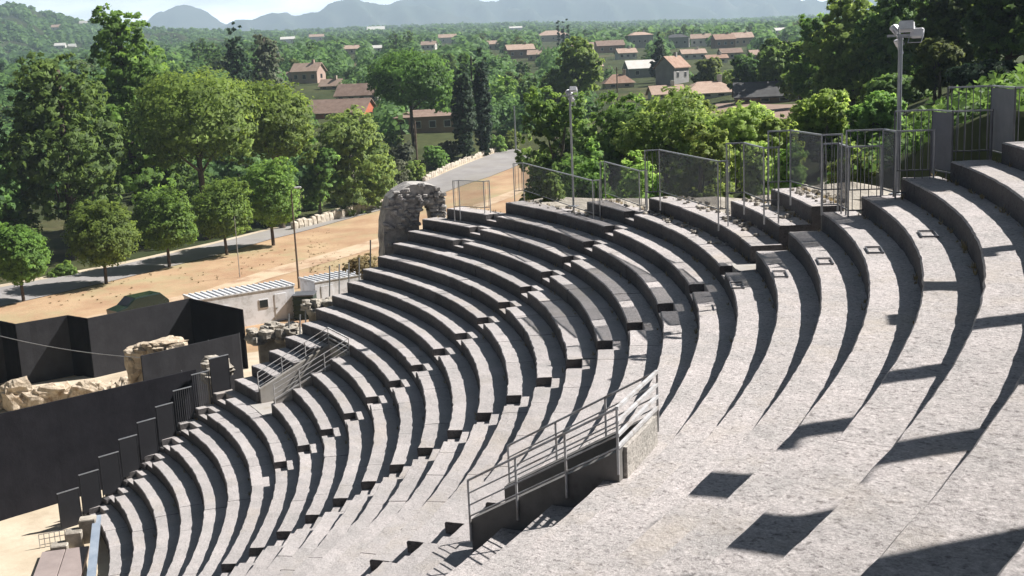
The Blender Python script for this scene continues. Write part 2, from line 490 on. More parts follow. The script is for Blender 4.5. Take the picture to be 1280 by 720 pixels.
# orange dirt between the road and the stage, pale sand on the stage side
dirt_b = [np.array(at_z(px, py, -1.0)) for px, py in ((-420, 620), (-60, 520), (90, 500), (240, 480), (330, 440), (420, 410), (500, 380), (570, 345), (640, 310), (700, 285))]
sheet('dirt_verge', (road_near, dirt_b), M['dirt'], .10)
tr_a = [a_ * .62 + b_ * .38 for a_, b_ in zip(road_near, dirt_b)]; tr_b = [a_ * .52 + b_ * .48 for a_, b_ in zip(road_near, dirt_b)]
sheet('track', (tr_a, tr_b), M['track'], .13)
vf = [p + (p - q_) / np.linalg.norm(p - q_) * 1.6 for p, q_ in zip(road_far, road_near)]
sheet('road_shoulder', (vf, road_far), M['sand'], .13)
sand = MB()
sp = [(-27, 8), (-21.5, 24), (-20.5, 29), (-15.5, 41), (-8, 48), (4.0, 46), (6, 40), (5.5, 19), (12, 16), (19, 8), (21, -10), (5, -24), (-30, -30), (-40, -10)]
sand.prism([(p[0], p[1]) for p in sp], -1.4, -.80, .5)
tag(sand.build('stage_sand', M['sand']), kind='structure')
orc = MB()
orc.prism([(19.95 * math.cos(R(a)), 19.95 * math.sin(R(a))) for a in range(-60, 79, 2)] + [(-2, 6), (-2, -10)], -1.3, -.5, .5)
tag(orc.build('orchestra_floor', M['sand']), kind='structure')


# ---------------------------------------------------------------- the theatre
theatre = empty('amphitheatre', (0, 0, 0), 0,
                'curved stone theatre seating stepping down to the sandy stage, sunlit treads and dark risers', 'amphitheatre')


def pol(r, phi, z):
    return np.array([r * math.cos(R(phi)), r * math.sin(R(phi)), z])


def rr_(i): return R1 + (i - 1) * S
def zz_(i): return (i - 1) * HM


E_NOTCH = {1: 77.2, 2: 78.0, 3: 78.3, 4: 78.7, 5: 79.0, 6: 79.1, 7: 79.1, 8: 79.1}
ENDS = {22: 79.2, 23: 73.3, 24: 64.5, 25: 58.6, 26: 50.0, 27: 48.0, 28: 39.2, 29: 38.5, 30: 36.9, 31: 35.6, 32: 34.6, 33: 33.8}
PH0 = -46.0


def row_end(i):
    if i in E_NOTCH: return E_NOTCH[i] + math.degrees(.85 / rr_(i))
    if i <= 13: return 80.2
    if i <= 21: return 80.6
    return ENDS[i]


def n_w(r): return math.degrees(.5 / r)   # half width of a stair notch


def row_plan(i):
    """list of (phi0, phi1, kind) sectors"""
    e = row_end(i); r = rr_(i)
    notches = []
    if 8 <= i <= 24: notches.append(56.6 + (i - 8) * .11)
    if 6 <= i <= 24: notches.append(40.1 + max(0, (i - 18)) * .07)
    if i <= 19: notches.append(23.1)
    if i in (20, 21, 22): notches.append(73.1)
    if i in E_NOTCH: notches.append(E_NOTCH[i])
    if i <= 22: notches += [7.2, -9.3, -25.8]
    cuts = []
    for c in notches: cuts.append((c - n_w(r), c + n_w(r), 'notch'))
    if 9 <= i <= 12: cuts.append((70.4, 74.6, 'gap'))
    if 20 <= i <= 22: cuts.append((19.1, 21.6, 'gap'))
    if i in (25, 26, 27): cuts.append((40.2, 41.5 if i == 25 else 41.9, 'gap'))
    cuts = [c for c in cuts if c[0] < e - .3]
    cuts.sort()
    out = []; p = PH0
    for a, b, k in cuts:
        b = min(b, e)
        if a > p: out.append((p, a, 'full'))
        if k == 'notch': out.append((a, b, 'notch'))
        p = b
    if p < e - .05: out.append((p, e, 'full'))
    return out


def sweep(mb, prof_fn, p0, p1, r, var, zbot, nris=2):
    n = max(2, int(abs(R(p1 - p0)) * r / .22) + 1)
    ph = np.linspace(p0, p1, n)
    V = []
    for a in ph:
        prof = prof_fn(a)
        for (q, z) in prof: V.append(pol(q, a, z))
    k = len(prof)
    F = []
    for s in range(n - 1):
        for j in range(k - 1):
            F.append((s * k + j, (s + 1) * k + j, (s + 1) * k + j + 1, s * k + j + 1)[::-1])
    # end faces, down to the foundations
    b = len(V)
    for s, flip in ((0, True), (n - 1, False)):
        a = ph[s]; prof = prof_fn(a)
        V.append(pol(prof[-1][0], a, zbot))
        V.append(pol(prof[0][0], a, zbot))
        loop = [s * k + j for j in range(k)] + [len(V) - 2, len(V) - 1]
        F.append(tuple(loop[::-1] if flip else loop))
    nf = len(F); b0 = len(mb.mi)
    mb.add(V, F, var)
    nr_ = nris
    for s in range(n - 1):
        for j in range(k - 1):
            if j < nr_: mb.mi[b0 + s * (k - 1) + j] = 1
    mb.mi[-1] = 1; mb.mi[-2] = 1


def jit(i, a, k):
    # smooth pseudo-noise along the row, for worn edges
    return 1.5 * (mnoise.noise(Vector((a * 1.9, i * 7.31 + .5, k * 5.17 + .3))) + .8 * mnoise.noise(Vector((a * 5.3, i * 3.73 + .2, k * 9.41 + .7))))


def row_groups(i):
    g = []; last = None
    for sec in row_plan(i):
        if last is None or abs(sec[0] - last) > 1e-6: g.append([])
        g[-1].append(sec); last = sec[1]
    return g


for i, plan in [(i, g) for i in range(1, 34) for g in row_groups(i)]:
    r = rr_(i); z = zz_(i); nr = S * (1.0 if i < 33 else 3.2)
    mb = MB()
    for (p0, p1, kind) in plan:
        if kind == 'full':
            # split into blocks, joints at random
            p = p0
            while p < p1 - 1e-6:
                bl = math.degrees((.9 + 1.3 * random.random()) / r)
                smooth_part = i >= 20 and p < 35
                if random.random() < .25: bl *= 2
                if smooth_part: bl *= 3.2
                q = p + bl
                if p1 - q < math.degrees(.6 / r): q = p1
                amp_ = .12 if smooth_part else .8
                dr = random.uniform(-.016, .016) * amp_; dzb = random.uniform(-.010, .010) * amp_
                worn = .45 if i >= 20 else .8

                def prof(a, r=r, z=z + dzb, dr=dr, i=i, nr=nr, worn=worn, dz0=dzb):
                    j1 = jit(i, a, 0) * .020 * worn + jit(i, a * 1.7, 5) * (.003 if i >= 20 else .008); j2 = jit(i, a, 1) * .014 * worn; j3 = jit(i, a, 2) * .014
                    return [(r + dr + j3 * .5, z - HM - .09), (r + dr + j3, z - HM * .5), (r + dr + j1, z - .035 + j2 * .5),
                            (r + dr + .028 + j1, z + j2 * .6), (r + .25 * nr, z + j3 * .5), (r + .55 * nr, z - j2 * .6), (r + .8 * nr, z + j1 * .4), (r + nr + .03, z)]
                gp = 0 if smooth_part else math.degrees(random.choice((0, .001, .003, .006)) / r)
                sweep(mb, prof, p + gp, q - gp, r, random.uniform(.38, .62) if smooth_part else random.uniform(.15, .85), z - HM - 1.2 if i < 24 else z - 4 * HM)
                p = q
        else:
            def prof(a, r=r, z=z, i=i, nr=nr):
                j1 = jit(i, a, 0) * .012
                m_ = r + .5 * nr
                return [(r + j1, z - HM - .09), (r + j1, z - HM * .5 - .02), (r + .02 + j1, z - HM * .5), (m_ - .004, z - HM * .5),
                        (m_ + j1, z - .02), (m_ + .02 + j1, z), (r + .8 * nr, z), (r + nr + .03, z)]
            sweep(mb, prof, p0, p1, r, random.random(), z - HM - 1.2)
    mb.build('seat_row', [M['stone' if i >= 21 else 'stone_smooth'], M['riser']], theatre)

# passage floors in the two stair openings and beside the upper stair
fl = MB()
fl.prism([tuple(pol(rr_(8.6), a, 0)[:2]) for a in (70.3, 72.5, 74.7)] + [tuple(pol(rr_(13.05), a, 0)[:2]) for a in (74.7, 72.5, 70.3)], 6.2 * HM, 7.05 * HM, .5)
fl.build('passage_floor', M['concrete'], theatre); fl = MB()
fl.prism([tuple(pol(rr_(19.6), a, 0)[:2]) for a in (19.0, 20.3, 21.65)] + [tuple(pol(rr_(23.05), a, 0)[:2]) for a in (21.65, 20.3, 19.0)], 17.4 * HM, 18.02 * HM, .5)
fl.build('passage_floor', M['concrete'], theatre); fl = MB()
fl.prism([tuple(pol(rr_(24.4), a, 0)[:2]) for a in (40.0, 41.6)] + [tuple(pol(rr_(28.1), a, 0)[:2]) for a in (41.6, 40.0)], 22 * HM, 23.012 * HM, .5)
fl.build('passage_floor', M['concrete'], theatre)
# radial retaining wall under the ruined upper rows (phi = 40 and the outer bank)
rw = MB()
for i, e in ((28, 39.2), (29, 38.5), (30, 36.9), (31, 35.6), (32, 34.6), (33, 33.8)):
    pass


# parapets of the openings -------------------------------------------------
def wall_seg(mb, p, q, zb, zt0, zt1, th=.2, var=.5):
    p = np.asarray(p[:2], float); q = np.asarray(q[:2], float)
    d = (q - p) / np.linalg.norm(q - p); n = np.array([-d[1], d[0]]) * th / 2
    poly = [p - n, q - n, q + n, p + n]
    mb.prism([tuple(w) for w in poly], zb if hasattr(zb, '__len__') else [zb] * 4, [zt0, zt1, zt1, zt0], var)


def opening(r0, r1, pn, pf, zb, zt0, zt1, label_wall, label_rail, r0f):
    a0 = pol(rr_(r0), pn, 0); a1 = pol(rr_(r1), pn, 0)
    b0 = pol(rr_(r0f), pf, 0); b1 = pol(rr_(r1), pf, 0)
    w = empty('stair_parapet', pol(rr_(r0), pn, zb), 0, label_wall, 'parapet wall')
    off = w.location
    t0f = zt0 + (zt1 - zt0) * (r0f - r0) / (r1 - r0)
    m1 = MB(); wall_seg(m1, a0, a1, zb, zt0, zt1); m1.build('side_wall', M['concrete'] if pn > 50 else M['concrete_shade'], w, offset=off)
    m2 = MB(); wall_seg(m2, b0, b1, zb, t0f, zt1); m2.build('side_wall', M['concrete'] if pn > 50 else M['concrete_shade'], w, offset=off)
    d = (b1 - a1) / np.linalg.norm(b1 - a1)
    m3 = MB(); wall_seg(m3, a1 + d * .103, b1 - d * .103, zb, zt1 - .004, zt1 - .004, .12); m3.build('end_wall', M['stone_pale'], w, offset=off)
    g = empty('guardrail', pol(rr_(r0), pn, zt0), 0, label_rail, 'guardrail')
    off = g.location
    H = .66
    def side(p0, p1, z0, z1, n):
        for k in range(n):
            t = k / (n - 1); p = p0 + (p1 - p0) * t; zt = z0 + (z1 - z0) * t
            mb = MB(); mb.tube([(p[0], p[1], zt - .35), (p[0], p[1], zt + H)], .02, 8); mb.build('post', M['railpaint'], g, offset=off)
        for hgt in (H, H * .68, H * .38, H * .10):
            mb = MB(); mb.tube([(p0[0], p0[1], z0 + hgt), (p1[0], p1[1], z1 + hgt)], .019 if hgt == H else .013, 8); mb.build('rail', M['railpaint'], g, offset=off)
    o_ = np.array([-math.sin(R(pn)), math.cos(R(pn)), 0]) * .135
    side(a0 - o_, a1 - o_, zt0, zt1, 4)
    side(b0 + o_, b1 + o_, t0f, zt1, 4)
    for hgt in (H, H * .68, H * .38, H * .10):
        mb = MB(); mb.beam((a1 - o_) + np.array([0, 0, zt1 + hgt]), (b1 + o_) + np.array([0, 0, zt1 + hgt]), .05, .05); mb.build('end_rail', M['railpaint'], g, offset=off)


opening(9.15, 12.95, 70.3, 74.5, 6.3 * HM, 8.3 * HM, 11.2 * HM,
        'pale sunlit concrete parapet round the stair opening at the far left of the seating',
        'metal guardrail on the far pale parapet, seen end on with crossing rails', 9.15)
opening(20.4, 23.33, 19.0, 21.65, 17.4 * HM, 20.15 * HM, 23.0 * HM,
        'shadowed grey concrete parapet round the near stair opening in the seating',
        'long grey tube guardrail on the near parapet in the middle of the seating', 20.2)

# ---------------------------------------------------------------- stepped fence at the left end of the lower rows
STEP_L = [(71, 618), (98, 594), (123, 572), (148, 550), (171, 529), (194, 509), (216, 489), (239, 469), (261, 449)]
STEP_R = [(98, 609), (123, 587), (148, 564), (171, 543), (194, 522), (216, 503), (239, 483), (261, 463), (285, 443)]
plinth = MB()


def on_plane_x(px, py, x0):
    d = ray(px, py); return CAM + d * ((x0 - CAM[0]) / d[0])


for i in range(1, 10):
    H = 1.75
    a = on_plane_x(*STEP_L[i - 1], 3.9); b = on_plane_x(*STEP_R[i - 1], 3.9)
    zb = (a[2] + b[2]) / 2 - H
    a[2] = b[2] = zb
    plinth.box(((a[0] + b[0]) / 2 + .06, (a[1] + b[1]) / 2, (zb - 1.4) / 2), (.4, abs(b[1] - a[1]) - .004, zb + 1.4), var=.5)
    t = empty('stepped_screen', a, 0, [
        'lowest grey sheet screen at the foot of the stepped line beside the seat ends',
        'second sheet screen up from the stage in the stepped line beside the seats',
        'third sheet screen up from the stage in the stepped line beside the seats',
        'fourth sheet screen up from the stage in the stepped line beside the seats',
        'fifth sheet screen up from the stage in the stepped line beside the seats',
        'sixth sheet screen up, just below the two barred ones in the stepped line',
        'lower of the two barred panels in the stepped line beside the seats',
        'upper of the two barred panels in the stepped line beside the seats',
        'topmost panel of the stepped line, next to the ruined rubble wall'][i - 1], 'fence panel', 'stepped panels beside the seat ends')
    off = t.location
    d = (b - a) / np.linalg.norm(b - a)
    if i not in (7, 8):
        m1 = MB(); m1.beam(a + np.array([0, 0, H / 2 + .05]), b + np.array([0, 0, H / 2 + .05]), .02, H - .15); m1.build('sheet', M['stepsheet'], t, offset=off)
    else:
        m1 = MB()
        for k in range(9):
            p = a + (b - a) * (k + .5) / 9; m1.tube([p + np.array([0, 0, .08]), p + np.array([0, 0, H])], .011, 6)
        m1.build('bars', M['darkmetal'], t, offset=off)
    m2 = MB(); m2.beam(a + np.array([0, 0, H]), b + np.array([0, 0, H]), .05, .035); m2.build('top_rail', M['steel'], t, offset=off)
    for p in (a + d * .03, b - d * .03):
        m3 = MB(); m3.tube([p + np.array([0, 0, -.3]), p + np.array([0, 0, H])], .022, 8); m3.build('post', M['stepsheet'], t, offset=off)
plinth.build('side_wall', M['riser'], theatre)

# ---------------------------------------------------------------- rim fence (zigzag pieces)
def rim_piece(pa, pb, za, H, label, sheet_on=True, stub_in=.55, stub_out=.6, sm='sheet', bw=.016):
    a = at_z(pa[0], pa[1], za); b = at_z(pb[0], pb[1], za)
    mid = (a + b) / 2; ro = np.array([mid[0], mid[1], 0]); ro /= np.linalg.norm(ro)
    t = empty('rim_fence_piece', a, 0, label, 'fence', 'fence pieces along the upper rim')
    off = t.location; up = np.array([0, 0, 1.0])
    pts = [a - ro * stub_in, a, b, b + ro * stub_out]
    for k, mt in ((0, 'steel'), (1, 'steel'), (2, 'steel')):
        p, q = pts[k], pts[k + 1]
        m = MB(); m.beam(p + up * H, q + up * H, .05, .04); m.build('top_rail', M[mt], t, offset=off)
        m = MB(); m.beam(p + up * .16, q + up * .16, .03, .03); m.build('bottom_rail', M['darkmetal'], t, offset=off)
        if k == 1 and sheet_on:
            m = MB(); m.beam(p + up * (H / 2 + .08), q + up * (H / 2 + .08), .02, H - .24); m.build('sheet', M[sm], t, offset=off)
        m = MB(); n = max(2, int(np.linalg.norm(q - p) / .165))
        for s in range(n):
            w = p + (q - p) * (s + .5) / n
            m.beam(w + up * .16, w + up * H, bw, bw)
        if not (k == 1 and sheet_on): m.build('bars', M['darkmetal'], t, offset=off)
    for p in pts:
        m = MB(); m.tube([p - up * .5, p + up * (H + .02)], .024, 8); m.build('post', M['darkmetal'] if sm == 'sheet' else M['steel'], t, offset=off)
    return t


Z = zz_
rim_piece((655, 242), (742, 272), Z(23) + .05, 1.45, 'long low see-through fence piece left of the middle floodlight pole', True, .5, .3, 'meshthin')
rim_piece((757, 246), (800, 262), Z(24) + .05, 1.45, 'short mesh fence piece right of the middle floodlight pole', True, .2, .3, 'meshsheet')
rim_piece((825, 245), (898, 268), Z(26) - .1, 1.6, 'longest dark sheeted fence piece in front of the bright leafy trees', True, .5, .3, 'meshsheet')
rim_piece((930, 247), (955, 258), Z(27), 1.6, 'narrow fence piece between the long sheeted one and the stone block', True, .5, .4, 'meshsheet')
rim_piece((988, 234), (1027, 245), Z(28), 1.55, 'see-through mesh fence piece standing on the stone-strewn block', True, .6, .5, 'meshdense')
rim_piece((1047, 263), (1060, 271), Z(27), 1.75, 'thin slatted fence piece left of the right-hand floodlight pole', True, .4, .8, 'meshdense')
rim_piece((1103, 244), (1119, 249), Z(28), 1.65, 'mesh and bar fence piece right beside the right-hand floodlight pole', True, .9, .9, 'meshdense')
rim_piece((1164, 220), (1189, 225), Z(29), 1.62, 'second sheeted fence piece from the right edge, railings on both sides', True, .9, .9)
rim_piece((1237, 196), (1266, 204), Z(30), 1.68, 'rightmost and tallest sheeted fence piece with railings on both sides', True, 1.0, 1.6)
rim_piece((575, 262), (606, 264), Z(22) + .1, 1.35, 'faint see-through fence piece at the left end of the rim near the arch', True, .3, .3, 'meshthin', .010)


# loose stones strewn on the broken rim
def stone_mesh(sx, sy, sz, seed, rough=.22):
    rg = np.random.default_rng(seed)
    V = []; F = []
    nu, nv = 9, 6
    ph = rg.uniform(0, 6, 6)
    for j in range(nv + 1):
        t = math.pi * j / nv
        for k in range(nu):
            u = 2 * math.pi * k / nu
            d = np.array([math.sin(t) * math.cos(u), math.sin(t) * math.sin(u), math.cos(t)])
            m = 1 + rough * (math.sin(3 * d[0] + ph[0]) + math.sin(4 * d[1] + ph[1]) + math.sin(5 * d[2] + ph[2])) / 2 + rg.uniform(-.08, .08) * (0 < j < nv)
            dd = np.sign(d) * np.abs(d) ** .62
            V.append(dd * m * np.array([sx, sy, sz]) / 2)
    for j in range(nv):
        for k in range(nu):
            F.append((j * nu + k, (j + 1) * nu + k, (j + 1) * nu + (k + 1) % nu, j * nu + (k + 1) % nu))
    return np.array(V), F


rim = MB()
for (i, p0, p1, n) in ((23, 60, 72, 40), (24, 46, 64, 60), (25, 43, 58, 70), (26, 42.5, 50, 60), (27, 42.5, 48, 70)):
    for k in range(n):
        a = random.uniform(p0, p1); q = rr_(i) + random.uniform(.35, 1.2)
        s = random.uniform(.05, .2)
        V, F = stone_mesh(s, s * random.uniform(.6, 1), s * random.uniform(.4, .8), random.randrange(9999))
        rim.add(V + pol(q, a, Z(i) + s * .2), F)
tag(rim.build('rubble', M['rubble']), kind='stuff')
# the broken outer bank behind the top rows
bank = MB()
for k, a in enumerate(np.arange(34, 80.4, .8)):
    a2 = a + .8
    top = lambda x: (Z(28) - .45 if x < 48 else Z(27) - .5 if x < 50 else Z(26) - .6 if x < 58.6 else Z(25) - .6 if x < 64.5 else Z(24) - .6 if x < 73 else Z(22) - .7)
    r_in = lambda x: rr_(28 if x < 48 else 27 if x < 50 else 26 if x < 58.6 else 25 if x < 64.5 else 24 if x < 73 else 22.5)
    if a < 43: continue
    P = []
    for x in (a, a2):
        zt = top(a) + .12 * math.sin(x * 3.1)
        P += [pol(r_in(a), x, zt), pol(r_in(a) + 1.4, x, zt + .1 * math.sin(x * 5)), pol(48.6, x, zt - .9), pol(55, x, float(tz(*pol(55, x, 0)[:2])) - .3), pol(r_in(a), x, -1)]
    bank.add(P, [(0, 1, 6, 5)[::-1], (1, 2, 7, 6)[::-1], (2, 3, 8, 7)[::-1], (4, 0, 5, 9)[::-1]], .5)
tag(bank.build('earth_bank', M['rubble']), kind='structure')


def hatch(px, py, i, label):
    c = at_z(px, py, Z(i) + .012); ph = math.atan2(c[1], c[0])
    m = MB(); w, d_, b = .30, .75, .022
    for (x, y, sx, sy) in ((w / 2, 0, b, d_), (-w / 2, 0, b, d_), (0, d_ / 2 - b / 2, w - b, b), (0, -d_ / 2 + b / 2, w - b, b)):
        m.box((x, y, .014), (sx, sy, .035))
    o = m.build('metal_frame', M['darkmetal']); o.location = c; o.rotation_euler = (0, 0, ph)
    tag(o, label, 'frame', 'metal frames let into the treads')


hatch(921, 357, 24, 'small dark metal frame on the tread directly below the white landing')
hatch(975, 343, 25, 'small dark metal frame on the first tread right of the white landing')
hatch(1031, 327, 26, 'small dark metal frame on the second tread right of the white landing')
hatch(1093, 313, 27, 'small dark metal frame on the third tread right of the white landing')
hatch(1160, 293, 28, 'small dark metal frame on the tread below the right-hand floodlight pole')

# ---------------------------------------------------------------- columns of the top gallery (out of frame; their shadows cross the seats)
def column(phi, H, label):
    b = pol(rr_(34.3), phi, Z(33))
    t = empty('stone_column', b, R(phi), label, 'column', 'columns of the top gallery')
    m = MB(); m.box((0, 0, .10), (.72, .72, .20), bev=.02); m.tube([(0, 0, .2), (0, 0, .26), (0, 0, .34)], [.31, .33, .27], 20); m.build('base', M['stone_pale'], t)
    m = MB(); m.tube([(0, 0, .34), (0, 0, H * .4), (0, 0, H - .5)], [.25, .245, .21], 20); m.build('shaft', M['stone_pale'], t, smooth=False)
    m = MB(); m.tube([(0, 0, H - .5), (0, 0, H - .2)], [.21, .33], 16); m.box((0, 0, H - .1), (.7, .7, .2), bev=.02); m.build('capital', M['stone_pale'], t)


for phi, H, l in ((28.0, 4.1, 'shortest broken stone column on the top gallery'), (22.2, 6.2, 'tallest stone column on the top gallery'),
                  (17.0, 5.6, 'middle stone column on the top gallery'), (12.3, 5.6, 'stone column on the top gallery nearest the camera')):
    column(phi, H, l)


# ---------------------------------------------------------------- floodlight poles and lamp posts
def floodlight_pole(base, H, label, heads, rz=0, rad=.055):
    t = empty('floodlight_pole', base, rz, label, 'floodlight')
    m = MB(); m.tube([(0, 0, -.2), (0, 0, H)], rad, 10); m.box((0, 0, .015), (.34, .34, .03), bev=.005); m.build('pole', M['steel'], t)
    m = MB(); m.beam((-.34, 0, H - .02), (.34, 0, H - .02), .06, .06); m.build('crossbar', M['steel'], t)
    for (x, y, z, yaw, tilt, sz) in heads:
        Mx = np.array(Matrix.Rotation(yaw, 3, 'Z') @ Matrix.Rotation(tilt, 3, 'X'))
        c = np.array([x, y, H + z])
        sz *= .8
        m = MB(); m.box(c, (sz, .12, sz * .72), bev=.03, M=Mx)
        h_ = m.build('floodlight', M['lampwhite'], t)
        g = MB(); g.box(c + Mx @ np.array([0, -.083, 0]), (sz * .86, .012, sz * .66), M=Mx); g.build('lens', M['steel'], h_)
        g = MB(); g.tube([c + Mx @ np.array([-sz * .52, .0, 0]), c + Mx @ np.array([-sz * .52, .06, -.26]), c + Mx @ np.array([sz * .52, .06, -.26]), c + Mx @ np.array([sz * .52, 0, 0])], .014, 6)
        g.build('bracket', M['steel'], h_)


floodlight_pole(at_z(1122, 243, Z(28)), 3.95, 'tall floodlight pole with white lamps at the right end of the upper rim',
                [(-.16, .05, .12, YAW - math.pi / 2 + .9, -.75, .40), (.17, -.04, .18, YAW - math.pi / 2 - .3, -.6, .46), (.42, 0, .02, YAW - math.pi / 2 + 2.4, .35, .40), (-.10, .1, -.20, YAW, -.5, .34)])
floodlight_pole(at_z(717, 258, Z(24) - .3), 4.55, 'slimmer floodlight pole with white lamps standing before the dark trees in the middle',
                [(-.05, .0, .10, YAW - math.pi / 2 + .7, -.7, .36), (.17, 0, .22, YAW - math.pi / 2 - .2, -.8, .40), (.02, .08, -.16, YAW + .4, -.6, .34)], .2, .045)


def lamp_post(base, H, label, arm, rz=0, mat='steel'):
    t = empty('lamp_post', base, rz, label, 'lamp post')
    m = MB(); m.tube([(0, 0, -.3), (0, 0, H * .5), (0, 0, H)], [.09, .075, .055], 8); m.build('pole', M[mat], t)
    m = MB(); m.tube([(0, 0, H), (arm * .5, 0, H + .22), (arm, 0, H + .25)], .035, 6); m.build('arm', M[mat], t)
    m = MB(); m.box((arm + .2, 0, H + .24), (.6, .26, .14), bev=.04); m.build('lamp_head', M['lampwhite'], t)


lamp_post(at_z(374, 362, -1), 8.3, 'tall thin lamp post behind the white cabin', .35, 1.0, 'wood')
tp = MB(); tp.tube([(0, 0, -.3), (0, 0, 2.6), (0, 0, 5.6)], [.045, .04, .03], 8); tpo = tp.build('thin_pole', M['steel']); tpo.location = at_z(300, 348, -1)
tag(tpo, 'thin grey pole on the dirt below the fourth small round pine', 'pole')


def utility_pole(px, py, top, label, mat='wood', cross=True):
    b = ground_point(px, py); d = float((b - CAM) @ cf); zt = at_d(px, top, d)[2]
    t = empty('utility_pole', b, 0, label, 'utility pole')
    H = zt - b[2]
    m = MB(); m.tube([(0, 0, -.4), (0, 0, H)], [.16, .11], 8); m.build('pole', M[mat], t)
    if cross:
        m = MB(); m.beam((-.6 * rh[0], -.6 * rh[1], H - .5), (.6 * rh[0], .6 * rh[1], H - .5), .09, .09); m.build('crossarm', M[mat], t)


utility_pole(523, 226, 150, 'dark wooden pole beside the road in front of the bushes', 'wood', False)
utility_pole(645, 190, 132, 'grey pole where the road disappears behind the trees', 'steel', False)
utility_pole(772, 128, 84, 'dark utility pole in front of the small terracotta roofed house', 'wood')
utility_pole(652, 150, 108, 'thin dark pole between the cypresses and the leafy trees', 'wood', False)

# ---------------------------------------------------------------- stage screens
def cloth_wall(mb, p, q, z0, z1, n=18, amp=.012, th=.10):
    p = np.asarray(p[:2], float); q = np.asarray(q[:2], float)
    d = q - p; L = np.linalg.norm(d); d /= L; nn = np.array([-d[1], d[0]])
    V = []; F = []
    z1s = z1 if hasattr(z1, '__len__') else (z1, z1)
    for k in range(n + 1):
        t = k / n; o = amp * math.sin(k * 2.1 + p[0]) * (1 if 0 < k < n else 0)
        zt = z1s[0] * (1 - t) + z1s[1] * t
        for sgn in (-1, 1):
            w = p + d * L * t + nn * (o + sgn * th / 2)
            V += [(w[0], w[1], z0), (w[0], w[1], (z0 + zt) / 2), (w[0], w[1], zt)]
    for k in range(n):
        b = k * 6
        for j in (0, 1):
            F.append((b + j, b + 6 + j, b + 7 + j, b + 1 + j)); F.append((b + 3 + j, b + 4 + j, b + 10 + j, b + 9 + j))
        F.append((b + 2, b + 8, b + 11, b + 5))
    F.append((0, 1, 2, 5, 4, 3)); e = n * 6; F.append((e + 3, e + 4, e + 5, e + 2, e + 1, e))
    mb.add(V, F, .5)


s1 = empty('stage_screen', at_z(129, 618, -1), 0, 'large near black stage screen hiding the lower left of the stage', 'stage screen')
p0 = at_z(-330, 760, -1); p1 = at_z(0, 657, -1); p2 = at_z(129, 617, -1)
dirn = (p2 - p1) / np.linalg.norm(p2 - p1)
# top edge height from the photograph's top edge
pz = lambda px, py, p: at_d(px, py, float((p - CAM) @ cf))[2]
pe = p1 + dirn * 9.6
ztop = pz(0, 516, p1)
m = MB(); cloth_wall(m, p1 - dirn * 14, p1, -1, ztop + .1, 12); cloth_wall(m, p1 + dirn * .002, pe, -1, (ztop + .1, ztop - .05), 14); m.build('curtain', M['cloth'], s1, offset=s1.location)
m = MB()
for k in range(6):
    p = p1 + dirn * (-10 + 3.8 * k) ; n_ = np.array([dirn[1], -dirn[0], 0])
    m.tube([p - n_ * .2 + np.array([0, 0, 0]), (p[0] - n_[0] * .2, p[1] - n_[1] * .2, ztop)], .03, 6)
m.build('frame', M['darkmetal'], s1, offset=s1.location)

s2 = empty('stage_screen', at_z(296, 470, -1), 0, 'angled dark grey stage screen running behind the stepped panels', 'stage screen')
zt2 = 3.1
q1 = at_z(176, 445, zt2); q2 = at_z(298, 417, zt2)
m = MB(); cloth_wall(m, q1, q2, -1, zt2, 12); m.build('curtain', M['cloth_grey'], s2, offset=s2.location)
m = MB()
for k in range(4):
    p = q1 + (q2 - q1) * k / 3
    m.tube([(p[0] - .15, p[1] + .15, -1), (p[0] - .15, p[1] + .15, zt2)], .03, 6)
m.build('frame', M['darkmetal'], s2, offset=s2.location)

s3 = empty('stage_screen', at_z(109, 420, 2.6), 0, 'folding black screen standing behind the pale boulders', 'stage screen')
zt3 = 2.9
tops = [(-120, 425), (-60, 412), (0, 401), (19, 405), (84, 394), (109, 398), (237, 373), (303, 387)]
P3 = [at_z(a, b, zt3) for a, b in tops]
for k in range(len(P3) - 1):
    m = MB(); cloth_wall(m, P3[k], P3[k + 1], -1, zt3, 8, .012); m.build('curtain', M['cloth_grey' if k in (1, 3, 5) else 'cloth_shade'], s3, offset=s3.location)  # lit folds get grey, shaded folds black: light and shade put into the colour


# ---------------------------------------------------------------- boulders on the ruined stage
from mathutils import noise as mn


def rock_mesh(sx, sy, sz, seed, nu=22, nv=13):
    V = []; F = []
    o = Vector((seed * 7.3, seed * 3.1, seed * 1.7))
    for j in range(nv + 1):
        t = math.pi * j / nv
        for k in range(nu):
            u = 2 * math.pi * k / nu
            d = Vector((math.sin(t) * math.cos(u), math.sin(t) * math.sin(u), math.cos(t)))
            m_ = 1 + .42 * mn.noise(d * 1.3 + o) + .26 * (abs(mn.noise(d * 2.6 + o)) - .2) + .14 * mn.noise(d * 6 + o)
            e = [math.copysign(abs(c_) ** .72, c_) for c_ in d]
            V.append([e[0] * m_ * sx / 2, e[1] * m_ * sy / 2, e[2] * m_ * sz / 2])
    for j in range(nv):
        for k in range(nu):
            F.append((j * nu + k, (j + 1) * nu + k, (j + 1) * nu + (k + 1) % nu, j * nu + (k + 1) % nu))
    return np.array(V), F


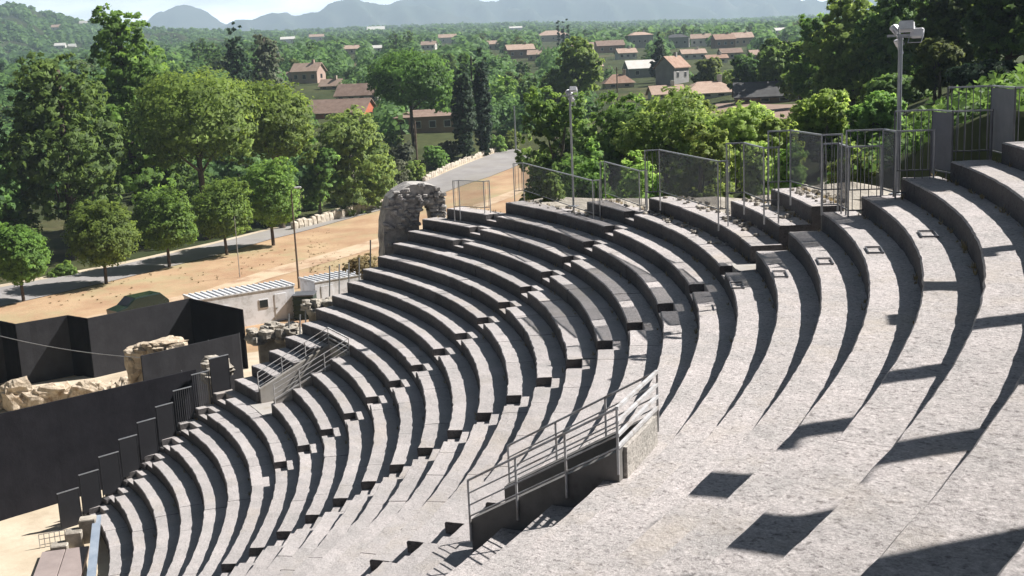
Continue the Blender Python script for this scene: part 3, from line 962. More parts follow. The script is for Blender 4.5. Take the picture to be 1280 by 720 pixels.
bould = [(18, 478, 44, 42, 'wide low ochre boulder at the far left in front of the folding screen'),
         (58, 468, 52, 34, 'flat topped ochre boulder, second from the left edge'),
         (2, 484, 34, 30, 'ochre boulder cut by the left edge of the picture'),
         (92, 476, 26, 26, 'small ochre boulder in the middle of the row of rocks'),
         (113, 478, 36, 38, 'tall pale ochre boulder right of the middle of the rocks'),
         (138, 468, 40, 34, 'rounded orange boulder near the near screen corner'),
         (160, 462, 34, 38, 'upright pale boulder beside the corner of the near screen'),
         (180, 440, 40, 20, 'long flat rock lying behind the corner of the near screen'),
         (208, 431, 46, 16, 'long pale slab of rock at the right end of the boulders'),
         (168, 449, 26, 18, 'small tilted rock under the long flat slab'),
         (78, 484, 22, 16, 'smallest ochre rock low down among the boulders'),
         (34, 490, 24, 16, 'low ochre rock in front of the widest boulder'),
         (104, 492, 22, 14, 'flat ochre rock in front of the small middle boulder'),
         (126, 486, 20, 18, 'stubby ochre rock between the tall pale boulder and the rounded orange one'),
         (150, 482, 22, 16, 'low orange rock at the foot of the rounded orange boulder'),
         (196, 437, 22, 12, 'little rock between the two long slabs')]
for k, (px, py, w, hh, lab) in enumerate(bould):
    gpt = at_d(px, py + hh * .45, 64.3) if k not in (7, 8, 9, 15) else at_d(px, py, 60.5)
    s = 63.5 / FPX
    V, F = rock_mesh(w * s * 1.12, w * s * .8, max(hh * s, .45) * .95, 40 + k)
    base = -1.0
    zc = base + hh * s * .42 if k not in (7, 8, 9, 15) else gpt[2]
    V[:, 2] = np.where(V[:, 2] < 0, V[:, 2] / max(1e-6, abs(V[:, 2].min())) * min(zc - base + .1, 1.3), V[:, 2])
    mb = MB(); mb.add(V @ np.array([[math.cos(k), math.sin(k), 0], [-math.sin(k), math.cos(k), 0], [0, 0, 1]]), F)
    o = mb.build('boulder', M['ochre_rock']); o.location = (gpt[0], gpt[1], zc)
    tag(o, lab, 'boulder', 'boulders on the ruined stage')


mc = at_d(190, 446, 60.5)
V, F = rock_mesh(3.6, 2.2, 2 * (mc[2] + .7), 77)
mb = MB(); mb.add(V, F); o = mb.build('ruin_core', M['ochre_rock']); o.location = (mc[0], mc[1], -1.2); tag(o, 'tall ochre masonry stump carrying the long flat slabs behind the screen corner', 'ruin')

# ---------------------------------------------------------------- site cabins, bin, car
def cabin(p_left, p_right, depth, zb, H, label, win, door, rot=None):
    p_left = np.asarray(p_left, float); p_right = np.asarray(p_right, float)
    d = (p_right - p_left); d[2] = 0; L = np.linalg.norm(d); d /= L
    back = np.array([-d[1], d[0], 0.0])
    if back @ cf < 0: back = -back
    ang = math.atan2(d[1], d[0])
    t = empty('site_cabin', (p_left[0], p_left[1], zb), ang, label, 'site cabin')
    sy = 1.0   # local +y is `back`
    m = MB(); m.box((L / 2, sy * depth / 2, H / 2), (L, depth, H), bev=.03); m.build('body', M['white_panel'], t)
    m = MB()
    m.box((L / 2, depth / 2, H + .05), (L + .1, depth + .1, .08))
    n = int(L / .42)
    for k in range(n + 1):
        m.box((L * k / n, depth / 2, H + .13), (.14, depth + .06, .08), bev=.01)
    m.build('ribbed_roof', M['cabin_roof'], t)
    for x, z, w, h_ in win:
        f = MB(); f.box((x, -.012, z), (w + .12, .05, h_ + .12), bev=.01); fo = f.build('window', M['lampwhite'], t)
        g = MB(); g.box((x, -.042, z), (w, .02, h_)); g.build('pane', M['glass'], fo)
    for x, w, h_ in door:
        f = MB(); f.box((x, -.014, h_ / 2 + .12), (w, .05, h_), bev=.01); fo = f.build('door', M['white_panel'], t)
        g = MB(); g.box((x - w * .38, -.052, 1.1), (.14, .03, .03)); g.build('handle', M['darkmetal'], fo)
    return t


cl = at_z(248, 420, -1.0); cr_ = at_z(371, 399, -1.0)
cabin(cl, cr_, 2.4, -1.0, 2.5, 'white ribbed roofed site cabin with two small windows and a door', [(2.0, 1.55, .55, .5), (5.0, 1.55, .62, .55)], [(6.3, .9, 2.0)])
cl2 = at_z(396, 394, -1.0); cr2 = at_z(472, 380, -1.0)
cabin(cl2, cr2, 2.4, -1.0, 2.45, 'white storage container right of the cabin, half hidden by the seats', [], [(1.0, 1.0, 2.0)])

cb = at_z(383, 398, -1.0)
t = empty('skip_container', cb, YAW, 'dark green slatted metal bin between the two white cabins', 'metal bin')
m = MB(); m.box((0, 0, .95), (1.6, 1.5, 1.7), bev=.05); m.build('body', M['green_metal'], t)
m = MB()
for k in range(4): m.box((-.82, 0, .35 + k * .4), (.06, 1.55, .10), bev=.01)
m.build('ribs', M['green_metal'], t)
m = MB(); m.box((0, 0, 1.86), (1.7, 1.6, .10), bev=.02); m.build('lid', M['darkmetal'], t)

cp = at_z(173, 383, -.2); cdir = (at_z(215, 378, -.2) - at_z(137, 394, -.2)); cang = math.atan2(cdir[1], cdir[0])
t = empty('parked_car', (cp[0], cp[1], -.85), cang, 'dark green estate car parked behind the folding black screen', 'car')
car = [(-2.2, .35), (-2.25, .75), (-1.35, .95), (-.65, 1.52), (1.5, 1.55), (2.1, 1.0), (2.2, .9), (2.2, .35)]
def car_shell(pts, y0, y1, inset):
    n = len(pts); V = []
    for y, k in ((y0, 1), (y0 + inset, 0), (y1 - inset, 0), (y1, 1)):
        for (x, z) in pts: V.append((x * (1 if k == 0 else .985), y, z if k == 0 else .35 + (z - .35) * .93))
    F = [tuple(range(n)), tuple(3 * n + k for k in range(n))[::-1]]
    for s in range(3):
        for k in range(n): F.append((s * n + k, (s + 1) * n + k, (s + 1) * n + (k + 1) % n, s * n + (k + 1) % n))
    return V, F
m = MB(); V, F = car_shell(car, -.85, .85, .12); m.add(V, F); m.build('body', M['carpaint'], t)
for y in (-.862, .862):
    w = MB(); w.prism([(-1.05, 0), (-.55, 0), (.35, 0), (.35, 0)], 0, 0) if False else None
    w = MB()
    s_ = -1 if y < 0 else 1
    for x0, x1, t0, t1 in ((-1.0, .25, -.5, .25), (.33, 1.65, .33, 1.35)):
        w.add([(x0, y * .985, .98), (x1, y * .985, .98), (t1, y * .955, 1.40), (t0, y * .955, 1.40),
               (x0, y * .94, .98), (x1, y * .94, .98), (t1, y * .90, 1.40), (t0, y * .90, 1.40)],
              [(0, 1, 2, 3), (7, 6, 5, 4), (0, 4, 5, 1), (3, 2, 6, 7), (0, 3, 7, 4), (1, 5, 6, 2)])
    w.build('side_window', M['glass'], t)
w = MB(); w.add([(-1.30, -.66, 1.0), (-1.30, .66, 1.0), (-.70, .60, 1.50), (-.70, -.60, 1.50), (-1.2, -.66, .95), (-1.2, .66, .95), (-.6, .60, 1.45), (-.6, -.60, 1.45)],
                [(0, 3, 2, 1), (4, 5, 6, 7), (0, 1, 5, 4), (3, 7, 6, 2), (0, 4, 7, 3), (1, 2, 6, 5)]); w.build('windscreen', M['glass'], t)
for x in (-1.4, 1.35):
    for y in (-.78, .78):
        w = MB(); w.tube([(x, y - .1, .32), (x, y + .1, .32)], .32, 18); wo = w.build('wheel', M['rubber'], t)
        h_ = MB(); h_.tube([(x, y + (.1 if y > 0 else -.1), .32), (x, y + (.115 if y > 0 else -.115), .32)], .19, 14); h_.build('hub', M['steel'], wo)

# ---------------------------------------------------------------- stage deck and steps at lower left
dk = at_z(84, 705, -.35)
t = empty('stage_deck', (dk[0], dk[1], -1.0), 0, 'pinkish brown stage deck with a blue-grey sloping board at lower left', 'stage deck')
ang = math.atan2(*(at_z(100, 684, -.3) - at_z(52, 690, -.3))[[1, 0]])
dd = (at_z(112, 682, -.3) - at_z(52, 690, -.3)); dd[2] = 0; dw = np.linalg.norm(dd); dd /= dw
dn = np.array([dd[1], -dd[0], 0]);
if dn @ cf > 0: dn = -dn
o0 = at_z(52, 690, -.3)
def lp(a, b, z): return o0 * np.array([1, 1, 0]) + dd * a + dn * b + np.array([0, 0, z])
for k in range(2):
    m = MB(); c = lp((k + .5) * dw / 2, 1.6, 0); m.box((c[0], c[1], -.65), (dw / 2 - .03, 3.2, .7), math.atan2(dd[1], dd[0]), bev=.02); m.build('deck_section', M['plank'], t, offset=t.location)
m = MB(); a = lp(dw + .05, -1.4, .35); b = lp(dw + .25, 3.4, -.2)
m.add([a + dd * 0, a + dd * .3, b + dd * .3, b + dd * 0, a + np.array([0, 0, -.08]), a + dd * .3 + np.array([0, 0, -.08]), b + dd * .3 + np.array([0, 0, -.08]), b + np.array([0, 0, -.08])],
      [(0, 1, 2, 3), (7, 6, 5, 4), (0, 4, 5, 1), (1, 5, 6, 2), (2, 6, 7, 3), (3, 7, 4, 0)]); m.build('sloping_board', M['blueboard'], t, offset=t.location)
for k in range(3):
    c = lp(dw * .35 + k * .5, -.35 - k * .33, 0)
    tt = MB(); tt.box((c[0], c[1], -.6 + .16 * k), (.62, .5, .8 + .32 * k), math.atan2(dd[1], dd[0]), bev=.04)
    o = tt.build('stone_step', M['rubble'])
    tag(o, ['lowest rough stone step behind the stage deck', 'middle rough stone step behind the stage deck', 'highest rough stone step behind the stage deck, against the seats'][k], 'step', 'stone steps by the deck')
t = empty('low_barrier', lp(-.1, -1.0, -.9), 0, 'thin see-through metal barrier standing on the sand beside the stage deck', 'barrier')
m = MB()
a0, a1 = lp(-.2, -.9, 0), lp(dw + .1, -1.25, 0)
for hgt in (.12, .35, .58, .8, 1.0): m.beam(a0 + np.array([0, 0, -.95 + hgt]), a1 + np.array([0, 0, -.95 + hgt]), .022, .022)
m.build('rails', M['steel'], t, offset=t.location)
m = MB()
for k in range(12):
    p = a0 + (a1 - a0) * k / 11; m.beam(p + np.array([0, 0, -.95]), p + np.array([0, 0, .06]), .022, .022)
m.build('bars', M['steel'], t, offset=t.location)

# ---------------------------------------------------------------- ruined arch and rubble wall ends
def arch_ruin():
    d = 56.0
    c = at_d(514, 300, d)
    xr = np.array([rh[0], rh[1], 0]); fw = np.array([fh[0], fh[1], 0])
    dirx = xr * math.cos(.25) + fw * math.sin(.25); diry = -xr * math.sin(.25) + fw * math.cos(.25)
    s = d / FPX
    zoff = lambda py: at_d(514, py, d)[2]
    t = empty('ruined_arch', (c[0], c[1], -1.0), 0, 'ruined stone arch with an open vault at the left end of the upper rows', 'ruin')
    # outline in (u, z): u metres to the right of c
    outer = [(-35, 420), (-35, 330), (-34, 295), (-32, 270), (-26, 250), (-16, 238), (-4, 232), (10, 230), (24, 230), (36, 234), (44, 244), (46, 262), (46, 300), (46, 420)]
    inner = [(32, 420), (32, 292), (31, 274), (28, 262), (23, 255), (18, 256), (13, 266), (11, 282), (10, 300), (10, 420)]
    ring = []
    m = MB()
    def put(u, py, back):
        z = zoff(py) if py < 415 else -1.2
        return c * np.array([1, 1, 0]) + dirx * (u * s) + diry * back + np.array([0, 0, z])
    # build as quads between matched outer and inner samples
    def resample(P, n):
        P = np.array(P, float); L = np.r_[0, np.cumsum(np.hypot(*np.diff(P, axis=0).T))]
        t_ = np.linspace(0, L[-1], n); return np.c_[np.interp(t_, L, P[:, 0]), np.interp(t_, L, P[:, 1])]
    n = 40
    O = resample(outer, n); I = resample(inner[::-1], n)
    V = []
    for k in range(n):
        jo = random.uniform(-1.1, 1.1); ji = random.uniform(-.5, .5)
        for (u, py, j) in ((O[k][0] + jo, O[k][1] + jo, 0), (I[k][0] + ji, I[k][1] + ji, 0)):
            V.append(put(u, py, 0)); V.append(put(u, py, 1.9))
    F = []
    for k in range(n - 1):
        a = k * 4; b = a + 4
        F += [(a, a + 2, b + 2, b), (a + 1, b + 1, b + 3, a + 3), (a, b, b + 1, a + 1), (a + 2, a + 3, b + 3, b + 2)]
    F += [(0, 1, 3, 2), ((n - 1) * 4, (n - 1) * 4 + 2, (n - 1) * 4 + 3, (n - 1) * 4 + 1)]
    m.add(V, F, .5)
    # courses of facing stones on the front and crown
    for k in range(300):
        w = random.random(); kk = random.randrange(2, n - 2)
        u = O[kk][0] * w + I[kk][0] * (1 - w); py = O[kk][1] * w + I[kk][1] * (1 - w)
        Vs, Fs = stone_mesh(random.uniform(.2, .42), .22, random.uniform(.12, .24), random.randrange(9999), .15)
        ang = math.atan2(dirx[1], dirx[0]); Mz = np.array([[math.cos(ang), math.sin(ang), 0], [-math.sin(ang), math.cos(ang), 0], [0, 0, 1]])
        m.add(Vs @ Mz + put(u, py, random.choice([-.02, 0, .5, 1.2]) if k % 3 else -.03), Fs)
    m.build('vault', M['archstone'], t, offset=t.location)


arch_ruin()

# rubble wall pieces at the end of the middle rows, and posts of scrap fence
for k, (px, py, d, w, h_, lab) in enumerate([
    (268, 462, 52.5, 26, 30, 'small heap of rough rubble masonry beside the topmost stepped panel'),
    (345, 416, 54.5, 60, 22, 'long ruined rubble wall in front of the white cabin'),
    (398, 381, 58, 34, 13, 'low rubble wall end beside the second white container')]):
    c = at_d(px, py, d); s = d / FPX
    m = MB()
    for q in range(46):
        sx = random.uniform(.3, .75)
        V, F = stone_mesh(sx, sx * .8, sx * .6, 300 + 50 * k + q, .25)
        u = random.uniform(-.5, .5) * w * s; v = random.uniform(-.5, .42) * h_ * s; b = random.uniform(-.5, .6)
        v = v * (1 - .5 * abs(u) / (w * s / 2))
        m.add(V + c + np.array([rh[0] * u + fh[0] * b, rh[1] * u + fh[1] * b, v]), F)
    # core, down to the ground
    m.box((c[0] + fh[0] * .35, c[1] + fh[1] * .35, (c[2] - 1.3) / 2), (w * s * .8, .9, c[2] + 1.3 - .1), math.atan2(rh[1], rh[0]), bev=.1)
    o = m.build('rubble_wall', M['rubble']); tag(o, lab, 'ruined wall')
sites = [(361, 392, 438, 54), (375, 393, 432, 54), (382, 388, 430, 55), (281, 444, 487, 51.5), (275, 447, 489, 51.5), (412, 332, 378, 60), (424, 330, 374, 60), (436, 328, 368, 60.5), (463, 300, 345, 57), (449, 322, 362, 59)]
for k, (px, y0, y1, d) in enumerate(sites):
    a = at_d(px, y0, d); b = at_d(px, y1, d)
    m = MB(); m.tube([(0, 0, 0), (a[0] - b[0], a[1] - b[1], a[2] - b[2])], .035, 8); m.tube([(0, 0, -1.2), (0, 0, 0)], .035, 8)
    o = m.build('fence_post', M['steel']); o.location = b
    tag(o, ['leftmost tall steel post behind the far guardrail', 'middle steel post behind the far guardrail', 'rightmost steel post behind the far guardrail',
            'right-hand bare post by the rubble heap near the stepped panels', 'left-hand bare post by the rubble heap near the stepped panels',
            'first of the bare posts before the white container', 'second of the bare posts before the white container', 'third of the bare posts before the white container',
            'lone bare post in the scrub left of the ruined arch', 'last of the bare posts at the right end of the container'][k], 'post', 'bare steel posts at the seat ends')

# low pale wall along the road
def road_wall(pts, h_, w, label, mat='rubble'):
    m = MB()
    for p, q in zip(pts[:-1], pts[1:]):
        n = max(1, int(np.linalg.norm(q - p) / .7))
        for k in range(n):
            c = p + (q - p) * (k + .5) / n
            V, F = stone_mesh(.9, w, h_ * random.uniform(.9, 1.3), random.randrange(9999), .16)
            ang = math.atan2(q[1] - p[1], q[0] - p[0]); Mz = np.array([[math.cos(ang), math.sin(ang), 0], [-math.sin(ang), math.cos(ang), 0], [0, 0, 1]])
            m.add(V @ Mz + np.array([c[0], c[1], float(tz(c[0], c[1])) + h_ * .4]), F)
    return tag(m.build('roadside_wall', mat if not isinstance(mat, str) else M[mat]), label, 'low wall')


M['palewall'] = surf('pale_stone_wall', (.50, .44, .36), (.64, .58, .49), 1.5, .9, .5, 8, var=.12)
road_wall([G(366, 288), G(395, 281), G(430, 272), G(470, 260), G(510, 249)], 1.15, .7, 'low pale rubble wall along the road left of the ruined arch', M['palewall'])
M['palewall'] = surf('pale_stone_wall', (.50, .44, .36), (.64, .58, .49), 1.5, .9, .5, 8, var=.12)
road_wall([G(530, 228), G(560, 213), G(590, 201), G(618, 191), G(646, 182)], .9, .5, 'pale stone kerb wall climbing along the far side of the road', M['palewall'])


# ---------------------------------------------------------------- vegetation
def crown(lobes, n_leaf, leaf, seed, fill=.25, up=.35, clump=.16, nclump=None, droop=0.0):
    """leaf quads spread in clumps over the shells of several lobes; lobe = (cx,cy,cz,rx,ry,rz)"""
    rg = np.random.default_rng(seed)
    lob = np.array(lobes, float)
    area = (lob[:, 3] * lob[:, 4] + lob[:, 3] * lob[:, 5] + lob[:, 4] * lob[:, 5])
    nc = nclump or max(30, n_leaf // 22)
    li = rg.choice(len(lob), nc, p=area / area.sum())
    d = rg.normal(size=(nc, 3)); d /= np.linalg.norm(d, axis=1)[:, None]
    rad_ = np.where(rg.random(nc) < fill, rg.uniform(.35, .85, nc), rg.uniform(.84, 1.06, nc))
    cc = lob[li, :3] + d * lob[li, 3:] * rad_[:, None]
    csz = lob[li, 3:].mean(1) * clump * rg.uniform(.6, 1.5, nc)
    cv = np.clip(rg.normal(.5, .2, nc), 0, 1)
    per = n_leaf // nc
    ci = np.repeat(np.arange(nc), per); n = len(ci)
    g = rg.normal(size=(n, 3)); g /= np.linalg.norm(g, axis=1)[:, None]
    g *= (rg.random(n) ** .45)[:, None]
    P = cc[ci] + g * csz[ci][:, None] * np.array([1.25, 1.25, .8])
    outw = g * .8 + d[ci] * .8 + np.array([0, 0, up])
    nn = outw + rg.normal(size=(n, 3)) * .55
    nn /= np.linalg.norm(nn, axis=1)[:, None]
    a = np.cross(nn, rg.normal(size=(n, 3))); a /= np.linalg.norm(a, axis=1)[:, None] + 1e-9
    b = np.cross(nn, a)
    sz = leaf * rg.uniform(.55, 1.35, n)
    a *= sz[:, None] * .5; b *= (sz * rg.uniform(.35, .7, n))[:, None] * .5
    V = np.stack([P - a - b * .3, P - a * .1 - b, P + a, P + b], 1).reshape(-1, 3)
    F = np.arange(4 * n).reshape(n, 4)
    var = np.clip(cv[ci] + rg.normal(0, .14, n), 0, 1)
    ax = np.array([lob[:, 0].mean(), lob[:, 1].mean(), lob[:, 2].mean() - lob[:, 5].mean() * .6])
    o1 = P - ax; o1 /= np.linalg.norm(o1, axis=1)[:, None]
    o2 = P - lob[li, :3][ci]; o2 /= np.linalg.norm(o2, axis=1)[:, None] + 1e-9
    cn = o1 * .1 + o2 * .3 + g * .15 + nn * .6 + np.array([0, 0, .65])
    cn /= np.linalg.norm(cn, axis=1)[:, None]
    global LAST_N
    LAST_N = np.repeat(cn, 4, axis=0)
    return V, F, var


LAST_N = None


def leaf_mesh(name, V, F, var, mats, extra=None, nrm=None):
    """mesh of leaf quads (+ an optional MB of trunk geometry as second material)"""
    me = bpy.data.meshes.new(name)
    nv = len(V); nf = len(F)
    faces = F
    if extra is None:
        me.vertices.add(nv); me.vertices.foreach_set('co', V.astype(np.float32).ravel())
        me.loops.add(nf * 4); me.loops.foreach_set('vertex_index', F.astype(np.int32).ravel())
        me.polygons.add(nf); me.polygons.foreach_set('loop_start', np.arange(0, nf * 4, 4, dtype=np.int32))
        try: me.polygons.foreach_set('loop_total', np.full(nf, 4, dtype=np.int32))
        except Exception: pass
        at = me.attributes.new('var', 'FLOAT', 'FACE'); at.data.foreach_set('value', var.astype(np.float32))
    else:
        EV = np.concatenate(extra.v)
        fl = [tuple(f) for f in F.tolist()] + [tuple(i + nv for i in f) for f in extra.f]
        me.from_pydata(np.vstack([V, EV]).tolist(), [], fl)
        at = me.attributes.new('var', 'FLOAT', 'FACE'); at.data.foreach_set('value', np.r_[var, np.full(len(extra.f), .5)].astype(np.float32))
        me.polygons.foreach_set('material_index', np.r_[np.zeros(nf), np.ones(len(extra.f))].astype(np.int32))
    for m in (mats if isinstance(mats, (list, tuple)) else [mats]): me.materials.append(m)
    me.update(calc_edges=True)
    if nrm is not None and extra is None:
        me.polygons.foreach_set('use_smooth', np.ones(nf, dtype=bool))
        me.normals_split_custom_set_from_vertices(nrm.astype(np.float32).tolist())
    return me


def trunk_mb(h, r0, lobes, rg, sway=.04, multi=1):
    m = MB()
    for s in range(multi):
        o = np.array([rg.uniform(-.3, .3), rg.uniform(-.3, .3), 0]) * (multi > 1)
        top = np.array([rg.uniform(-1, 1) * sway * h, rg.uniform(-1, 1) * sway * h, h]) + o * 2
        m.tube([o + np.array([0, 0, -.5]), o + np.array([0, 0, 0]), o + top * np.array([.5, .5, .5]), top, ], [r0 * 1.35, r0, r0 * .8, r0 * .55], 9)
        for L in lobes[:7]:
            e = np.array(L[:3]); p = top * rg.uniform(.55, .98)
            if e[2] < p[2]: p = np.array([p[0], p[1], e[2] * .7])
            m.tube([p, (p + e) / 2 + rg.normal(size=3) * .08 * h * .3, e], [r0 * .42, r0 * .28, r0 * .1], 6)
    return m


# lobe recipes in unit space: half width 1, height 0..H given as fractions
def lobes_for(kind, w, h, rg):
    """w full width, h full height of the tree; returns (lobes, trunk height, trunk radius)"""
    a = w / 2
    L = []
    if kind == 'roundpine':
        c0 = h * .26
        ox, oy, sq = rg.uniform(-.12, .12) * a, rg.uniform(-.12, .12) * a, rg.uniform(.86, .98)
        L = [(ox, oy, c0 + (h - c0) * .46, a * sq, a * .90, (h - c0) * .46)] * 2 + [(-ox, -oy, c0 + (h - c0) * .62, a * .66, a * .66, (h - c0) * .40)]
        for k in range(10):
            t = k * 2.4 + rg.uniform(-.3, .3); q = a * rg.uniform(.42, .56)
            L.append((q * math.cos(t), q * math.sin(t), c0 + (h - c0) * rg.uniform(.22, .80), a * rg.uniform(.38, .52), a * rg.uniform(.38, .52), (h - c0) * rg.uniform(.20, .30)))
        return L, h * .5, max(.11, h * .022)
    if kind == 'umbrella':
        c0 = h * .42
        L = [(0, 0, h * .74, a * .88, a * .88, h * .25)] * 3
        for k in range(13):
            t = k * 2.4 + rg.uniform(-.2, .2); q = a * rg.uniform(.42, .72)
            L.append((q * math.cos(t), q * math.sin(t), h * rg.uniform(.50, .82), a * rg.uniform(.28, .40), a * rg.uniform(.28, .40), h * rg.uniform(.10, .17)))
        return L, h * .68, max(.2, h * .022)
    if kind == 'flatpine':
        L = [(0, 0, h * .83, a * .80, a * .80, h * .13)]
        for k in range(12):
            t = k * 2.4; q = a * rg.uniform(.40, .74)
            L.append((q * math.cos(t), q * math.sin(t), h * rg.uniform(.72, .86), a * .32, a * .32, h * .10))
        return L, h * .8, max(.2, h * .02)
    if kind == 'bigpine':
        for k in range(26):
            z = h * (.22 + .74 * (k + .5) / 26); f = 1.0 if z < h * .6 else max(.25, 1 - (z / h - .6) / .4 * .72)
            t = k * 2.4 + rg.uniform(-.4, .4); q = a * f * rg.uniform(.30, .68)
            s = a * rg.uniform(.36, .52) * (.6 + .4 * f)
            L.append((q * math.cos(t), q * math.sin(t), z, s, s, s * .72))
        return L, h * .92, max(.25, h * .02)
    if kind == 'cypress':
        L = [(0, 0, h * .52, a * .80, a * .80, h * .48), (0, 0, h * .40, a * .96, a * .96, h * .38), (0, 0, h * .40, a * .9, a * .9, h * .38)]
        for k in range(6):
            t = k * 2.4; L.append((a * .3 * math.cos(t), a * .3 * math.sin(t), h * (.15 + .11 * k), a * .62, a * .62, h * .16))
        return L, h * .8, max(.12, h * .012)
    if kind == 'cone':
        for k in range(16):
            f = (k + .5) / 16; z = h * (.10 + .88 * f); s = a * (1 - f) * .62 + a * .06; t = k * 2.4; q = a * (1 - f) * .45
            L.append((q * math.cos(t), q * math.sin(t), z, s, s, h * .075))
        return L, h * .9, max(.15, h * .015)
    if kind == 'bush':
        for k in range(7):
            t = k * 2.4; q = a * rg.uniform(.1, .55); s = a * rg.uniform(.38, .55)
            L.append((q * math.cos(t), q * math.sin(t), h * rg.uniform(.12, .60), s, s, h * .34))
        return L, h * .4, max(.05, h * .02)
    # broadleaf
    for k in range(22 if kind == 'full' else 15):
        t = k * 2.4 + rg.uniform(-.3, .3); f = rg.uniform(.16 if kind == 'full' else .28, .9)
        q = a * rg.uniform(.25, .66) * (1 - .45 * max(0, (f - .6) / .4)); s = a * rg.uniform(.30, .46)
        L.append((q * math.cos(t), q * math.sin(t), h * f - s * .15, s, s, s * .75 * min(1.25, h / w)))
    return L, h * .6, max(.12, h * .022)


def tree(px, ytop, wpx, depth, kind, mat, n, leaf, label, seed, name='tree', cat='tree', bark='bark', zb=None, group=None, fill=.25, up=.35, clump=.16, ybase=None, multi=1):
    if ybase is not None:
        p = at_d(px, ybase, depth); zb = p[2] if zb is None else zb
    else:
        p = at_d(px, ytop + 30, depth)
    if zb is None: zb = float(tz(p[0], p[1]))
    zt = at_d(px, ytop, depth)[2]
    h = zt - zb; w = wpx * depth / FPX
    rg = np.random.default_rng(seed)
    if kind == 'cypress': clump = .07
    L, th, tr = lobes_for(kind, w, h, rg)
    V, F, var = crown(L, int(n * 1.7), leaf * 1.05, seed, fill, up, clump); NR = LAST_N
    t = empty(name, (p[0], p[1], zb), 0, label, cat, group)
    tm = trunk_mb(th, tr, L, rg, multi=multi)
    tm.build('trunk', M[bark], t, smooth=True)
    o = bpy.data.objects.new('crown', leaf_mesh('crown', V, F, var, M[mat], None, NR)); link(o, t)
    return t, h, w


# the row of five small round pines along the road
for k, (px, yb, yt, w, lab) in enumerate([
    (30, 378, 275, 72, 'first small round pine from the left beside the road, cut by the picture edge'),
    (133, 356, 250, 90, 'second small round pine from the left, above the parked car'),
    (212, 335, 235, 80, 'third small round pine from the left, in the middle of the roadside row'),
    (284, 320, 222, 78, 'fourth small round pine from the left beside the thin lamp post'),
    (342, 308, 200, 74, 'rightmost and tallest of the small round roadside pines')]):
    p = at_z(px, yb, -1.0); d = float((p - CAM) @ cf)
    tree(px, yt, w, d, 'roundpine', 'pine', 17000, .25, lab, 100 + k, 'small_pine', 'pine tree', 'bark', ybase=yb, zb=-1.0, group='small round pines along the road', fill=.2, up=.6, clump=.13)

